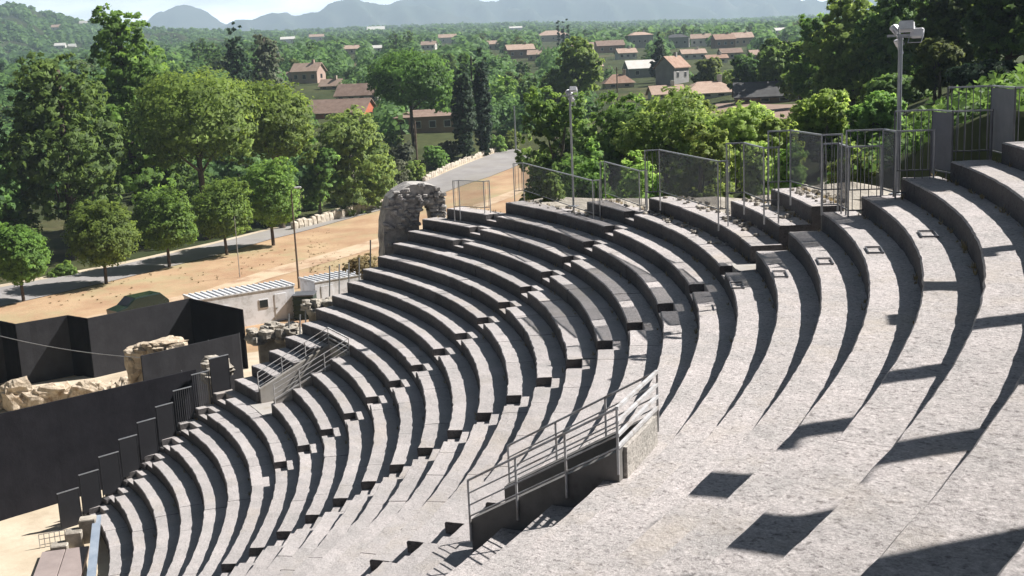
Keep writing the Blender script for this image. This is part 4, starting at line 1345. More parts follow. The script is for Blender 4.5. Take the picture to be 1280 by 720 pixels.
big = [
    # px, ytop, wpx, depth, kind, mat, n, leaf, label, name, bark
    (66, 66, 165, 116, 'bigpine', 'pine_dark', 13000, .55, 'big shaggy pine at the left edge above the first small pine', 'pine_tree', 'bark'),
    (-30, 150, 110, 112, 'bigpine', 'pine_dark', 8000, .55, 'dark pine cut off by the left edge of the picture', 'pine_tree', 'bark'),
    (150, 8, 140, 136, 'bigpine', 'pine', 13000, .60, 'tallest pine on the left, rising above the skyline', 'pine_tree', 'bark'),
    (195, 75, 90, 140, 'bigpine', 'pine_dark', 8000, .60, 'shadowed pine between the tallest pine and the broad umbrella pine', 'pine_tree', 'bark'),
    (243, 86, 172, 126, 'umbrella', 'pine', 14000, .45, 'broad domed umbrella pine with bright green top on the left', 'umbrella_pine', 'bark'),
    (340, 100, 104, 132, 'umbrella', 'pine', 9000, .45, 'narrower umbrella pine leaning on the broad one', 'umbrella_pine', 'bark'),
    (438, 133, 112, 142, 'full', 'oak', 12000, .50, 'rounded olive green oak left of the road', 'oak_tree', 'barkgrey'),
    (394, 165, 60, 138, 'broad', 'mid', 5000, .50, 'small green tree tucked between the last pine and the oak', 'young_tree', 'barkgrey'),
    (512, 64, 114, 190, 'umbrella', 'pine', 10000, .55, 'flat topped stone pine with a bare trunk in the middle distance', 'stone_pine', 'bark'),
    (577, 68, 31, 176, 'cypress', 'cyp', 9000, .45, 'dark narrow cypress, left of the pair by the road', 'cypress_tree', 'bark'),
    (600, 58, 25, 180, 'cypress', 'cyp', 9000, .45, 'slimmer taller cypress, right of the pair by the road', 'cypress_tree', 'bark'),
    (294, 26, 34, 250, 'cypress', 'cyp', 4000, .80, 'dark spindly cypress rising above the umbrella pines', 'cypress_tree', 'bark'),
    (331, 40, 48, 262, 'bigpine', 'olive', 4500, .8, 'grey-green tree beside the dark spindly cypress', 'tall_tree', 'bark'),
    (718, 45, 88, 215, 'broad', 'mid', 8000, .75, 'round green tree standing above the leafy trees below the village', 'round_tree', 'barkgrey'),
    (700, 92, 105, 92, 'full', 'mid', 14000, .34, 'dark leafy tree behind the middle floodlight pole', 'leafy_tree', 'barkgrey'),
    (668, 128, 60, 96, 'full', 'mid', 6000, .34, 'leafy tree overhanging the end of the road', 'leafy_tree', 'barkgrey'),
    (772, 114, 130, 82, 'full', 'mid', 12000, .32, 'leafy green tree right of the middle floodlight pole', 'leafy_tree', 'barkgrey'),
    (840, 110, 165, 72, 'full', 'light', 14000, .28, 'bright yellow-green tree behind the longest sheeted fence piece', 'leafy_tree', 'barkgrey'),
    (915, 124, 140, 66, 'full', 'light', 12000, .26, 'bright leafy tree with dark branches in front of the ploughed field', 'leafy_tree', 'barkgrey'),
    (880, 150, 80, 58, 'full', 'light', 7000, .24, 'lower bright bushy tree just above the rim fence', 'leafy_tree', 'barkgrey'),
    (1028, 113, 84, 62, 'full', 'light', 10000, .26, 'bright young tree right of the ploughed field', 'leafy_tree', 'barkgrey'),
    (1098, 113, 82, 60, 'full', 'mid', 8000, .26, 'green young tree left of the right-hand floodlight pole', 'leafy_tree', 'barkgrey'),
    (985, 160, 60, 52, 'bush', 'light', 5000, .22, 'bright bush behind the fence on the stone-strewn block', 'leafy_bush', 'barkgrey'),
    (1070, 185, 70, 46, 'bush', 'oak', 5000, .2, 'olive bush behind the thin slatted fence piece', 'leafy_bush', 'barkgrey'),
    (1068, -6, 120, 112, 'bigpine', 'light', 13000, .55, 'tall green tree in the dark wood on the right', 'tall_tree', 'bark'),
    (1022, 18, 80, 125, 'bigpine', 'mid', 8000, .55, 'leftmost tall tree of the dark wood on the right', 'tall_tree', 'bark'),
    (1130, -25, 120, 105, 'bigpine', 'mid', 12000, .5, 'green pine behind the right-hand floodlight lamps', 'pine_tree', 'bark'),
    (1195, -40, 120, 82, 'bigpine', 'pine_dark', 12000, .42, 'dark conifer with spreading boughs right of the floodlight pole', 'conifer', 'bark'),
    (1265, -60, 130, 74, 'bigpine', 'pine_dark', 12000, .40, 'darkest conifer in the upper right corner', 'conifer', 'bark'),
    (1175, 50, 66, 72, 'broad', 'oak', 7000, .32, 'sunlit olive green tree among the dark conifers on the right', 'leafy_tree', 'bark'),
    (1050, 70, 90, 118, 'bush', 'pine_dark', 6000, .5, 'dark undergrowth at the foot of the right-hand wood', 'dark_thicket', 'bark'),
    (1120, 90, 120, 92, 'bush', 'pine_dark', 7000, .45, 'shadowed thicket behind the green young tree', 'dark_thicket', 'bark'),
    (1230, 70, 120, 66, 'bush', 'cyp', 7000, .36, 'black-green thicket behind the tallest fence piece', 'dark_thicket', 'bark'),
    (882, 122, 120, 80, 'full', 'light', 9000, .3, 'bright spreading tree behind the long sheeted fence, below the low white house', 'leafy_tree', 'barkgrey'),
    (972, 146, 76, 60, 'full', 'light', 7000, .24, 'bright small tree just left of the fence piece on the stone-strewn block', 'leafy_tree', 'barkgrey'),
    (1000, 128, 60, 75, 'bush', 'mid', 4000, .3, 'green bush between the ploughed field and the bright young tree', 'leafy_bush', 'barkgrey'),
    (1160, 128, 70, 52, 'bush', 'mid', 5000, .22, 'mid green bush behind the second sheeted fence piece', 'leafy_bush', 'barkgrey'),
    (1215, 150, 60, 44, 'bush', 'oak', 4500, .2, 'olive bush behind the railings left of the tallest fence piece', 'leafy_bush', 'barkgrey'),
    (1290, 110, 90, 48, 'bush', 'pine_dark', 5000, .25, 'dark bush at the right edge behind the tallest fence piece', 'dark_thicket', 'barkgrey'),
    (1130, 150, 60, 50, 'bush', 'pine_dark', 4500, .22, 'shaded low bush behind the right-hand floodlight pole', 'dark_thicket', 'barkgrey'),
    (800, 165, 90, 66, 'bush', 'light', 6000, .25, 'bright bush filling the gap below the leafy tree right of the middle pole', 'leafy_bush', 'barkgrey'),
    (735, 165, 80, 76, 'bush', 'mid', 5000, .28, 'dark green bush at the foot of the middle floodlight pole', 'leafy_bush', 'barkgrey'),
    (945, 165, 60, 54, 'bush', 'light', 4500, .22, 'bright bush behind the narrow fence piece', 'leafy_bush', 'barkgrey'),
    (1350, -60, 130, 66, 'bigpine', 'pine_dark', 8000, .40, 'dark conifer just beyond the right edge of the picture', 'conifer', 'bark'),
    (970, 42, 70, 175, 'broad', 'mid', 5000, .7, 'green tree left of the dark wood above the grey roofed house', 'round_tree', 'bark'),
    (935, 62, 60, 190, 'broad', 'pine_dark', 5000, .7, 'dark green tree behind the grey roofed house', 'round_tree', 'bark'),
    (1000, 52, 70, 150, 'broad', 'mid', 5000, .6, 'green tree at the left foot of the dark wood', 'round_tree', 'bark'),
    (824, 40, 32, 300, 'cone', 'cyp', 3500, .9, 'dark conical conifer between the village houses', 'conical_conifer', 'bark'),
    (885, 72, 50, 225, 'broad', 'oak', 4000, .8, 'dull green tree right of the tall gabled house', 'round_tree', 'bark'),
    (905, 86, 40, 215, 'bush', 'light', 3000, .6, 'bright green bush right of the tall gabled house', 'leafy_bush', 'bark'),
]
for k, (px, yt, w, d, kind, mat, n, leaf, lab, nm, bk) in enumerate(big):
    tree(px, yt, w, d, kind, mat, n, leaf, lab, 200 + k, nm, 'bush' if kind == 'bush' else 'tree', bk,
         multi=2 if nm == 'leafy_tree' else 1)

# roadside bushes
bushes = [(490, 160, 46, 185, 'mid', 'green bush below the left side of the stone pine'),
          (505, 172, 40, 200, 'olive', 'grey-green bush between the stone pine and the rubble wall'),
          (470, 172, 44, 205, 'oak', 'dull olive bush between the oak and the stone pine'),
          (80, 322, 40, 345, 'mid', 'dark green bush at the road edge between the first two small pines'),
          (392, 232, 34, 262, 'mid', 'dark bush by the road left of the oak trunk'),
          (430, 226, 44, 255, 'oak', 'dull bush at the foot of the oak'),
          (470, 205, 44, 250, 'mid', 'leafy bush by the road right of the oak'),
          (497, 195, 38, 238, 'olive', 'grey-green bush above the roadside rubble wall'),
          (545, 178, 40, 210, 'mid', 'mid green bush below the stone pine'),
          (515, 188, 34, 228, 'mid', 'round bush behind the dark wooden pole'),
          (560, 172, 36, 200, 'olive', 'grey-green bush left of the cypress pair'),
          (640, 160, 30, 186, 'oak', 'olive bush right of the cypress pair'),
          (622, 165, 30, 190, 'light', 'bright low bush between the cypresses and the road'),
          (255, 195, 60, 282, 'pine_dark', 'dark thicket under the broad umbrella pine'),
          (330, 200, 60, 280, 'mid', 'green thicket under the narrower umbrella pine'),
          (120, 215, 90, 300, 'pine_dark', 'dark thicket under the big left pines'),
          (20, 215, 90, 330, 'pine_dark', 'dark thicket at the left edge under the pines'),
          (180, 235, 60, 305, 'cyp', 'black-green thicket behind the second small pine')]
for k, (px, yt, w, yb, mat, lab) in enumerate(bushes):
    g = ground_point(px, yb); d = float((g - CAM) @ cf)
    tree(px, yt, w, d, 'bush', mat, 3200, .38, lab, 400 + k, 'bush', 'bush', 'barkgrey', ybase=yb, zb=g[2] - .2)

tree(690, 212, 34, 52, 'bush', 'light', 2600, .16, 'bright weed clump behind the long see-through fence piece', 481, 'weed_clump', 'bush', 'barkgrey', ybase=248)
tree(466, 312, 36, 70, 'bush', 'olive', 2600, .16, 'dry grey-green scrub on the dirt left of the ruined arch', 482, 'shrub', 'bush', 'barkgrey', ybase=342, zb=-1.0)
tree(452, 316, 60, 78, 'bush', 'drygrass', 3200, .16, 'straw coloured scrub on the dirt behind the storage container', 483, 'dry_shrub', 'bush', 'barkgrey', ybase=340)

# undergrowth covering the bank behind the upper rim
rgu = np.random.default_rng(8); UV = []; UF = []; uv = []; off = 0
for q in range(1500):
    a = rgu.uniform(-12, 62); r_ = rgu.uniform(49.6, 82)
    x, y = r_ * math.cos(R(a)), r_ * math.sin(R(a))
    vx, vy = x - CAM[0], y - CAM[1]
    if vx * fh[0] + vy * fh[1] < 6: continue
    z = float(tz(x, y)); n = 60; w = rgu.uniform(.7, 1.7); h_ = rgu.uniform(.35, 1.3)
    d_ = rgu.normal(size=(n, 3)); d_ /= np.linalg.norm(d_, axis=1)[:, None]; d_[:, 2] = np.abs(d_[:, 2])
    P = np.array([x, y, z]) + d_ * np.array([w, w, h_]) * rgu.uniform(.4, 1.05, n)[:, None]
    nn = d_ + rgu.normal(size=(n, 3)) * .7; nn /= np.linalg.norm(nn, axis=1)[:, None]
    ta = np.cross(nn, rgu.normal(size=(n, 3))); ta /= np.linalg.norm(ta, axis=1)[:, None]; tb = np.cross(nn, ta)
    ta *= .17; tb *= .10
    UV.append(np.stack([P - ta - tb * .3, P - tb, P + ta, P + tb], 1).reshape(-1, 3)); UF.append(np.arange(4 * n).reshape(n, 4) + off); off += 4 * n
    uv.append(np.clip(rgu.normal(rgu.uniform(.1, .7), .15, n), 0, 1))
o = bpy.data.objects.new('undergrowth', leaf_mesh('undergrowth', np.vstack(UV), np.vstack(UF), np.concatenate(uv), M['pine_dark'])); link(o); tag(o, kind='stuff')

WV = []; WF = []; wv = []
for q in range(900):
    i = random.choice((random.randint(20, 31), random.randint(2, 24)))
    plan = [c_ for c_ in row_plan(i) if c_[2] == 'full']; c_ = random.choice(plan); lo_, hi_ = max(c_[0], -4), c_[1]
    if hi_ <= lo_: continue
    a = random.uniform(lo_, hi_); r_ = rr_(i) + S - random.uniform(.02, .10)
    g = pol(r_, a, zz_(i) + .004); s_ = random.uniform(.05, .16)
    for b in range(7):
        t_ = random.uniform(0, 6.28); d0 = np.array([math.cos(t_), math.sin(t_), 0]); sd_ = np.array([-d0[1], d0[0], 0]) * .010
        o_ = g + d0 * .02; e = g + d0 * s_ * random.uniform(.3, .9) + np.array([0, 0, s_ * random.uniform(.4, 1.1)])
        i0 = len(WV); WV += [o_ - sd_, o_ + sd_, e + sd_ * .4, e - sd_ * .4]; WF.append((i0, i0 + 1, i0 + 2, i0 + 3)); wv.append(random.random())
o = bpy.data.objects.new('weeds', leaf_mesh('weeds', np.array(WV), np.array(WF), np.array(wv), M['drygrass'])); link(o); tag(o, kind='stuff')

cb0 = at_d(-30, 412, 60.0); cb1 = at_d(178, 447, 58.5)
mb = MB(); mb.tube([cb0 + (cb1 - cb0) * t_ - np.array([0, 0, .25 * 4 * t_ * (1 - t_)]) for t_ in np.linspace(0, 1, 13)], .016, 6)
tag(mb.build('cable', M['steel']), 'thin pale cable slung across in front of the folding black screen', 'cable')

# dry tufts on the dirt
tuft = MB(); TV = []; TF = []; tv = []
for k in range(520):
    if k < 130:
        px = random.uniform(60, 470); t_ = random.random(); py = 395 - .2 * px + random.uniform(-16, 12)
        g = at_z(px, min(max(py, 255), 400), -1.0)
    else:
        px = random.uniform(385, 480); py = random.uniform(285, 345) - (px - 430) * .15; g = at_z(px, py, -1.0)
    s = random.uniform(.10, .28)
    for b in range(9):
        a = random.uniform(0, 6.28); w = .05
        d0 = np.array([math.cos(a), math.sin(a), 0]); sd = np.array([-d0[1], d0[0], 0]) * w
        o = g + d0 * .05 * s; e = g + d0 * s * random.uniform(.3, .8) + np.array([0, 0, s * random.uniform(.5, 1.1)])
        i0 = len(TV); TV += [o - sd, o + sd, e + sd * .3, e - sd * .3]; TF.append((i0, i0 + 1, i0 + 2, i0 + 3)); tv.append(random.random())
o = bpy.data.objects.new('dry_grass', leaf_mesh('dry_grass', np.array(TV), np.array(TF), np.array(tv), M['drygrass'])); link(o); tag(o, kind='stuff')


# ---------------------------------------------------------------- village houses
def hill_z(px, D):
    D0, dep = 1150, 900
    t_ = (D - D0) / dep
    if t_ < 0 or t_ > 1: return -99
    y = np.interp(px, [q[0] for q in HILL], [q[1] for q in HILL])
    return 30 + (at_d(px, y, D0 + dep)[2] - 30) * t_ ** .85


def foot(px, py, depth):
    """where a building seen at this pixel stands: on the plain, or on the near hill"""
    g = ground_point(px, py); dg = float((g - CAM) @ cf)
    if px < 300:
        for D in np.arange(1160, min(dg, 2040), 10):
            q = at_d(px, py, D)
            if q[2] < hill_z(px, D): return q, D
    return g, dg


HILL = [(-420, 30), (-250, 16), (-120, 4), (-40, 6), (0, 9), (22, 8), (40, 10), (55, 18), (76, 19), (90, 25), (105, 29), (125, 33), (150, 37), (200, 39), (260, 41), (330, 44), (420, 52)]


def house(px, ybase, wpx, depth, hpx, roofpx, label, wall, roof, rz=0.0, dep=None, hip=False, nwin=3, chim=True, z=None):
    """px centre, ybase image row of the foot, wpx width, hpx wall height, roofpx roof rise (pixels at that depth)"""
    p, depth = foot(px, ybase, depth); s = depth / FPX
    w = wpx * s; h = hpx * s; rf = roofpx * s; dp = dep or w * .62
    ang = math.atan2(rh[1], rh[0]) + rz
    c, sn = math.cos(ang), math.sin(ang)
    t = empty('house', (p[0], p[1], p[2]), ang, label, 'house')
    m = MB()
    lo = min(0, float(tz(p[0], p[1])) - p[2]) - 1.5
    if hip:
        m.prism([(-w / 2, 0), (w / 2, 0), (w / 2, dp), (-w / 2, dp)], lo, h)
    else:
        V = [(-w / 2, 0, lo), (w / 2, 0, lo), (w / 2, dp, lo), (-w / 2, dp, lo), (-w / 2, 0, h), (w / 2, 0, h), (w / 2, dp, h), (-w / 2, dp, h), (-w / 2, dp / 2, h + rf * .97), (w / 2, dp / 2, h + rf * .97)]
        m.add(V, [(0, 1, 5, 4), (2, 3, 7, 6), (1, 2, 6, 9, 5), (3, 0, 4, 8, 7), (4, 5, 9, 8), (6, 7, 8, 9), (3, 2, 1, 0)])
    m.build('wall', M[wall], t)
    ov = .45
    m = MB()
    if hip:
        rx = w / 2 - dp / 2 if w > dp else 0
        V = [(-w / 2 - ov, -ov, h), (w / 2 + ov, -ov, h), (w / 2 + ov, dp + ov, h), (-w / 2 - ov, dp + ov, h), (-rx, dp / 2, h + rf), (rx, dp / 2, h + rf)]
        m.add(V, [(0, 1, 5, 4), (1, 2, 5), (2, 3, 4, 5), (3, 0, 4), (3, 2, 1, 0)])
    else:
        k = rf / (dp / 2); th = .22
        V = []
        for x in (-w / 2 - ov, w / 2 + ov):
            V += [(x, -ov, h - ov * k), (x, dp / 2, h + rf), (x, dp + ov, h - ov * k), (x, -ov, h - ov * k + th), (x, dp / 2, h + rf + th), (x, dp + ov, h - ov * k + th)]
        m.add(V, [(3, 9, 10, 4), (4, 10, 11, 5), (0, 1, 7, 6), (1, 2, 8, 7), (0, 6, 9, 3), (2, 5, 11, 8), (0, 3, 4, 1), (1, 4, 5, 2), (6, 7, 10, 9), (7, 8, 11, 10)])
    ro = m.build('roof', M[roof], t)
    if chim:
        m = MB(); m.box((w * .22, dp * .5, h + rf + .35), (.7, .7, 1.5), bev=.03); m.build('chimney', M[wall], ro)
    for k in range(nwin):
        x = -w / 2 + w * (k + .5) / nwin
        f = MB(); f.box((x, -.02, h * .52), (min(1.3, w / nwin * .5), .12, min(1.4, h * .45)), bev=.02); fo = f.build('window', M['wall_white'], t)
        g = MB(); g.box((x, -.09, h * .52), (min(1.1, w / nwin * .42), .04, min(1.2, h * .38))); g.build('pane', M['shutter'], fo)
    # a window in the gable that faces the theatre side
    g = MB(); g.box((w / 2 + .02, dp * .5, h * .55), (.1, 1.1, min(1.2, h * .4))); g.build('window', M['shutter'], t)
    return t


H_ = [
    (381, 104, 36, 330, 15, 9, 'pink two storey house left of the stone pine', 'wall_pink', 'tile_pale', -.35, 11, False, 3),
    (362, 104, 16, 325, 8, 5, 'small pink side house left of the pink two storey house', 'wall_pink', 'tile_pale', -.2, 8, False, 2),
    (418, 147, 78, 250, 6, 15, 'long low brown roofed hall with a red end wall', 'wall_red', 'tile_brown', -.25, 16, False, 4),
    (446, 127, 56, 262, 8, 13, 'brown roofed hall with white walls behind the red one', 'wall_white', 'tile_brown', -.25, 14, False, 4),
    (412, 112, 26, 300, 5, 7, 'small grey roofed shed behind the pink house', 'wall_beige', 'tile_pale', -.3, 9, False, 2),
    (652, 73, 34, 400, 11, 6, 'brown house on its own in the trees left of the village', 'wall_brown', 'tile_pale', .2, 10, False, 3),
    (692, 52, 40, 520, 8, 6, 'pale roofed farmhouse on the rise behind the round tree', 'wall_beige', 'tile_pale', .1, 16, True, 3),
    (764, 66, 34, 400, 9, 6, 'brownish house right of the round tree', 'wall_brown', 'tile_brown', .1, 12, False, 3),
    (803, 60, 30, 420, 16, 4, 'grey flat fronted block in the village', 'wall_grey', 'tile_pale', .3, 14, True, 4),
    (846, 60, 30, 430, 13, 4, 'grey house with rows of windows right of the conical conifer', 'wall_grey', 'slate', -.2, 14, True, 3),
    (807, 97, 42, 275, 12, 9, 'white roofed cottage left of the tall gabled house', 'wall_grey', 'wall_white', .15, 9, False, 2),
    (852, 104, 41, 262, 21, 12, 'tall grey gabled house with terracotta roof', 'wall_grey', 'tile', .95, 13, False, 2),
    (775, 110, 36, 240, 6, 11, 'small house with a rounded terracotta roof below the white cottage', 'wall_beige', 'tile', .1, 9, True, 2),
    (893, 122, 72, 225, 6, 14, 'wide low house with a faded terracotta roof', 'wall_white', 'tile_pale', .2, 12, True, 4),
    (836, 122, 40, 222, 5, 9, 'low white roofed outbuilding left of the wide low house', 'wall_white', 'tile_pale', .15, 9, False, 2),
    (968, 129, 92, 205, 9, 16, 'wide dark grey roofed house above the ploughed field', 'wall_brown', 'slate', -.15, 12, False, 4),
    (907, 60, 26, 430, 11, 6, 'reddish roofed house at the right end of the village', 'wall_brown', 'tile', .2, 12, False, 3),
    (930, 58, 26, 440, 11, 6, 'pale house beside the reddish roofed one', 'wall_beige', 'tile_pale', .2, 12, False, 3),
    (982, 63, 24, 420, 6, 3, 'small cream house half hidden by trees right of the village', 'wall_white', 'tile_pale', .1, 10, False, 2),
    (975, 42, 17, 700, 4, 3, 'tiny white roofed house above the cream one', 'wall_white', 'wall_white', .1, 14, False, 2),
    (868, 74, 30, 330, 7, 5, 'low white house behind the tall gabled one', 'wall_white', 'tile_pale', .1, 12, False, 3),
    (897, 79, 26, 310, 6, 4, 'low pale house right of the gable, behind the dull tree', 'wall_white', 'tile', .1, 11, False, 2),
    (560, 54, 22, 640, 7, 4, 'white house in the woods above the stone pine', 'wall_white', 'tile_pale', .1, 14, False, 2),
    (470, 40, 22, 1500, 3, 4, 'far white hall below the mountains', 'wall_white', 'wall_white', .1, 22, False, 2),
    (360, 54, 18, 560, 5, 3, 'far white house right of the grey-green tree', 'wall_white', 'wall_white', .1, 12, False, 2),
    (396, 52, 18, 640, 6, 3, 'far white house above the pink house', 'wall_white', 'tile_pale', .1, 12, False, 2),
    (470, 65, 14, 480, 5, 3, 'small white house left above the stone pine', 'wall_white', 'wall_white', .1, 10, False, 2),
    (75, 62, 13, 520, 5, 3, 'tiny white house at the foot of the left hill', 'wall_white', 'wall_white', .1, 10, False, 2),
    (90, 62, 9, 560, 4, 3, 'tiny white house right beside the other one below the left hill', 'wall_white', 'wall_white', .1, 9, False, 2),
    (70, 38, 11, 1400, 4, 3, 'pale house high on the left hill', 'wall_white', 'tile_pale', .1, 14, False, 2),
    (104, 32, 9, 1700, 3, 3, 'highest pale house on the left hill', 'wall_white', 'wall_white', .1, 14, False, 2),
    (728, 68, 26, 400, 9, 5, 'beige house half hidden behind the round tree', 'wall_beige', 'tile_pale', -.2, 12, False, 3),
    (785, 74, 24, 400, 8, 5, 'low pale house between the brownish house and the conical conifer', 'wall_white', 'tile_pale', .25, 12, False, 3),
    (876, 58, 24, 400, 10, 5, 'white walled house left of the reddish roofed one', 'wall_white', 'tile_pale', -.15, 12, False, 3),
    (915, 74, 26, 400, 8, 5, 'beige house below the pair at the right end of the village', 'wall_beige', 'tile_brown', .1, 12, False, 3),
    (950, 76, 22, 400, 8, 5, 'pinkish house at the edge of the wood on the right', 'wall_pink', 'tile_pale', .1, 12, False, 3),
    (672, 76, 24, 400, 8, 5, 'low pinkish house beside the lone brown house', 'wall_pink', 'tile_pale', -.1, 12, False, 3),
    (742, 90, 24, 300, 7, 5, 'small beige cottage above the leafy trees in the middle', 'wall_beige', 'tile_pale', .3, 12, False, 2),
    (440, 68, 20, 480, 7, 4, 'beige farmhouse in the woods above the brown halls', 'wall_beige', 'tile_pale', .2, 12, False, 3),
    (535, 62, 18, 480, 6, 4, 'cream farmhouse in the woods right above the stone pine', 'wall_white', 'tile_pale', -.2, 12, False, 3),
    (620, 62, 20, 480, 7, 4, 'pale farmhouse in the trees right above the cypress pair', 'wall_beige', 'tile_pale', .1, 12, False, 3),
    (345, 78, 16, 480, 6, 4, 'pale cottage in the woods above the grey-green tree', 'wall_white', 'tile_pale', .1, 12, False, 2),
    (532, 166, 74, 200, 20, 8, 'low brown walled house behind the trunk of the stone pine', 'wall_brown', 'tile_brown', .1, 12, True, 4),
    (645, 38, 16, 1300, 3, 2, 'tiny far house left of the row of dark cypresses', 'wall_white', 'wall_white', .1, 16, False, 2),
]
def roofish(rf):
    return rf in ('tile', 'tile_pale')


for (px, yb, w, d, hp, rp, lab, wl, rf, rz, dp, hip, nw) in H_:
    house(px, yb, w, d, hp, rp, lab, wl, rf, rz, None, hip, nw, chim=d < 500 and roofish(rf))
sheet('ploughed_field', ([G(895, 131), G(950, 131), G(1008, 131)], [G(880, 153), G(950, 153), G(1015, 153)]), M['field'], .15)
for k, px in enumerate((698, 704, 710)):
    tree(px, 22 + (k % 2) * 3, 4.5, 560, 'cypress', 'cyp', 350, 1.2, ['left cypress of three on the skyline rise', 'middle cypress of three on the skyline rise', 'right cypress of three on the skyline rise'][k], 700 + k, 'cypress_tree', 'tree', 'bark', group='cypresses on the skyline rise')

# ---------------------------------------------------------------- distant trees (copies of a few kinds) and the far woods
protos = []
for k in range(7):
    rg = np.random.default_rng(900 + k)
    kind = ['broad', 'broad', 'bigpine', 'broad', 'cypress', 'bigpine', 'bush'][k]
    w, h = [(9, 9), (11, 8), (8, 13), (7, 9), (2.6, 12), (9, 11), (9, 5)][k]
    L, th, tr = lobes_for(kind, w, h, rg)
    V, F, var = crown(L, 900 if kind != 'cypress' else 500, 1.1, 900 + k, .15, .4, .25, nclump=70)
    me = leaf_mesh('far_tree', V, F, var, [M['far' if k in (0, 3, 6) else 'mid' if k == 1 else 'cyp' if k == 4 else 'pine_dark'], M['bark']], trunk_mb(th, tr, L[:4], rg))
    protos.append(me)
FL = {0: ('round dark green tree in the valley woods', 'round trees in the valley'), 1: ('spreading mid green tree in the valley woods', 'spreading trees in the valley'),
      2: ('tall ragged pine in the valley woods', 'ragged pines in the valley'), 3: ('small upright green tree in the valley woods', 'upright trees in the valley'),
      4: ('slim dark cypress in the valley woods', 'cypresses in the valley'), 5: ('bushy dark pine in the valley woods', 'bushy pines in the valley'),
      6: ('low wide bush in the valley woods', 'low bushes in the valley')}
FN = ['round_tree', 'spreading_tree', 'tall_pine', 'upright_tree', 'cypress_tree', 'bushy_pine', 'low_bush']
house_px = [(h[0], h[1], h[2], foot(h[0], h[1], h[3])[1]) for h in H_]
placed = 0; tries = 0
while placed < 285 and tries < 6000:
    tries += 1
    px = random.uniform(-40, 1040); d = math.exp(random.uniform(math.log(165), math.log(900)))
    if px > 620 and d < 200: continue
    if px < 640 and d < 205 and px > 480: continue
    p = at_d(px, 80, d); z = float(tz(p[0], p[1]))
    k = random.choices(range(7), [5, 4, 2, 5, .7, 3, 4])[0]
    hh = [9, 8, 13, 9, 12, 11, 5][k]; sc = random.uniform(.65, 1.2)
    # do not hide a house that stands behind
    hpx = hh * sc * FPX / d
    yb = horizon(px) - (z - CAM[2]) / d * FPX
    bad = False
    for (hx, hy, hw, hd) in house_px:
        if abs(px - hx) < hw / 2 + 4 * FPX / d and d < hd + 6 and yb - hpx < hy - 3: bad = True
        if abs(px - hx) < hw / 2 + 4 * FPX / d and abs(d - hd) < 14: bad = True
    if bad: continue
    if k == 6: pass
    o = bpy.data.objects.new(FN[k], protos[k]); link(o)
    o.location = (p[0], p[1], z - .3); o.rotation_euler = (0, 0, random.uniform(0, 6.28)); o.scale = (sc * random.uniform(.85, 1.15), sc * random.uniform(.85, 1.15), sc)
    tag(o, FL[k][0], 'tree' if k != 6 else 'bush', FL[k][1])
    placed += 1

# far woods as one mass
rgw = np.random.default_rng(5)
VV = []; FF = []; vv = []; off = 0
for q in range(11500):
    if q < 7500:
        px = rgw.uniform(-120, 1120); d = math.exp(rgw.uniform(math.log(300), math.log(5200)))
        p = at_d(px, 60, d); z = float(tz(p[0], p[1]))
        if abs(math.sin(p[0] * .004 + 1) * math.cos(p[1] * .005)) < .10 and d > 600: continue
    elif q < 9700:
        px = rgw.uniform(-200, 420); d = rgw.uniform(1180, 2050)
        p = at_d(px, 60, d); z = hill_z(px, d)
        if z < float(tz(p[0], p[1])) or z < 0: continue
        if math.sin(px * .06 + d * .004) * math.cos(d * .011 + px * .02) > .55: continue
    else:
        px = rgw.uniform(-100, 1130); d = rgw.uniform(172, 330)
        if px > 350 and d < 205: continue
        if 880 < px < 1010 and d < 200: continue
        p = at_d(px, 60, d); z = float(tz(p[0], p[1])) - .5
    hpx_ = 9 * FPX / d; yb_ = horizon(px) - (z - CAM[2]) / d * FPX
    if any(abs(px - hx) < hw / 2 + 3 and ((d < hd + 30 and yb_ - hpx_ < hy - 3 and hd < 2500) or abs(d - hd) < 16) for hx, hy, hw, hd in house_px): continue
    w = rgw.uniform(3.5, 7.5) * (1 + d / 3500); h = rgw.uniform(5, 10) * (1 + d / 9000)
    n = 26 if d > 700 else 70 if d > 420 else 240
    if d < 330: w *= .8; h *= .7
    lf = 1.0 if n == 26 else .58 if n == 70 else .27
    dd_ = rgw.normal(size=(n, 3)); dd_ /= np.linalg.norm(dd_, axis=1)[:, None]; dd_[:, 2] = np.abs(dd_[:, 2])
    P = np.array([p[0], p[1], z]) + dd_ * np.array([w * .75, w * .75, h * .8]) * rgw.uniform(.62, 1.08, n)[:, None]
    nn = dd_ + rgw.normal(size=(n, 3)) * .35; nn /= np.linalg.norm(nn, axis=1)[:, None]
    a = np.cross(nn, rgw.normal(size=(n, 3))); a /= np.linalg.norm(a, axis=1)[:, None]; b = np.cross(nn, a)
    a *= w * .42 * lf; b *= w * .34 * lf
    VV.append(np.stack([P - a - b * .4, P + a * .2 - b, P + a + b * .2, P - a * .1 + b], 1).reshape(-1, 3))
    FF.append(np.arange(4 * n).reshape(n, 4) + off); off += 4 * n
    vv.append(np.clip(rgw.normal(rgw.uniform(.2, .8), .15, n), 0, 1))
o = bpy.data.objects.new('woodland', leaf_mesh('woodland', np.vstack(VV), np.vstack(FF), np.concatenate(vv), M['far'])); link(o); tag(o, kind='stuff')


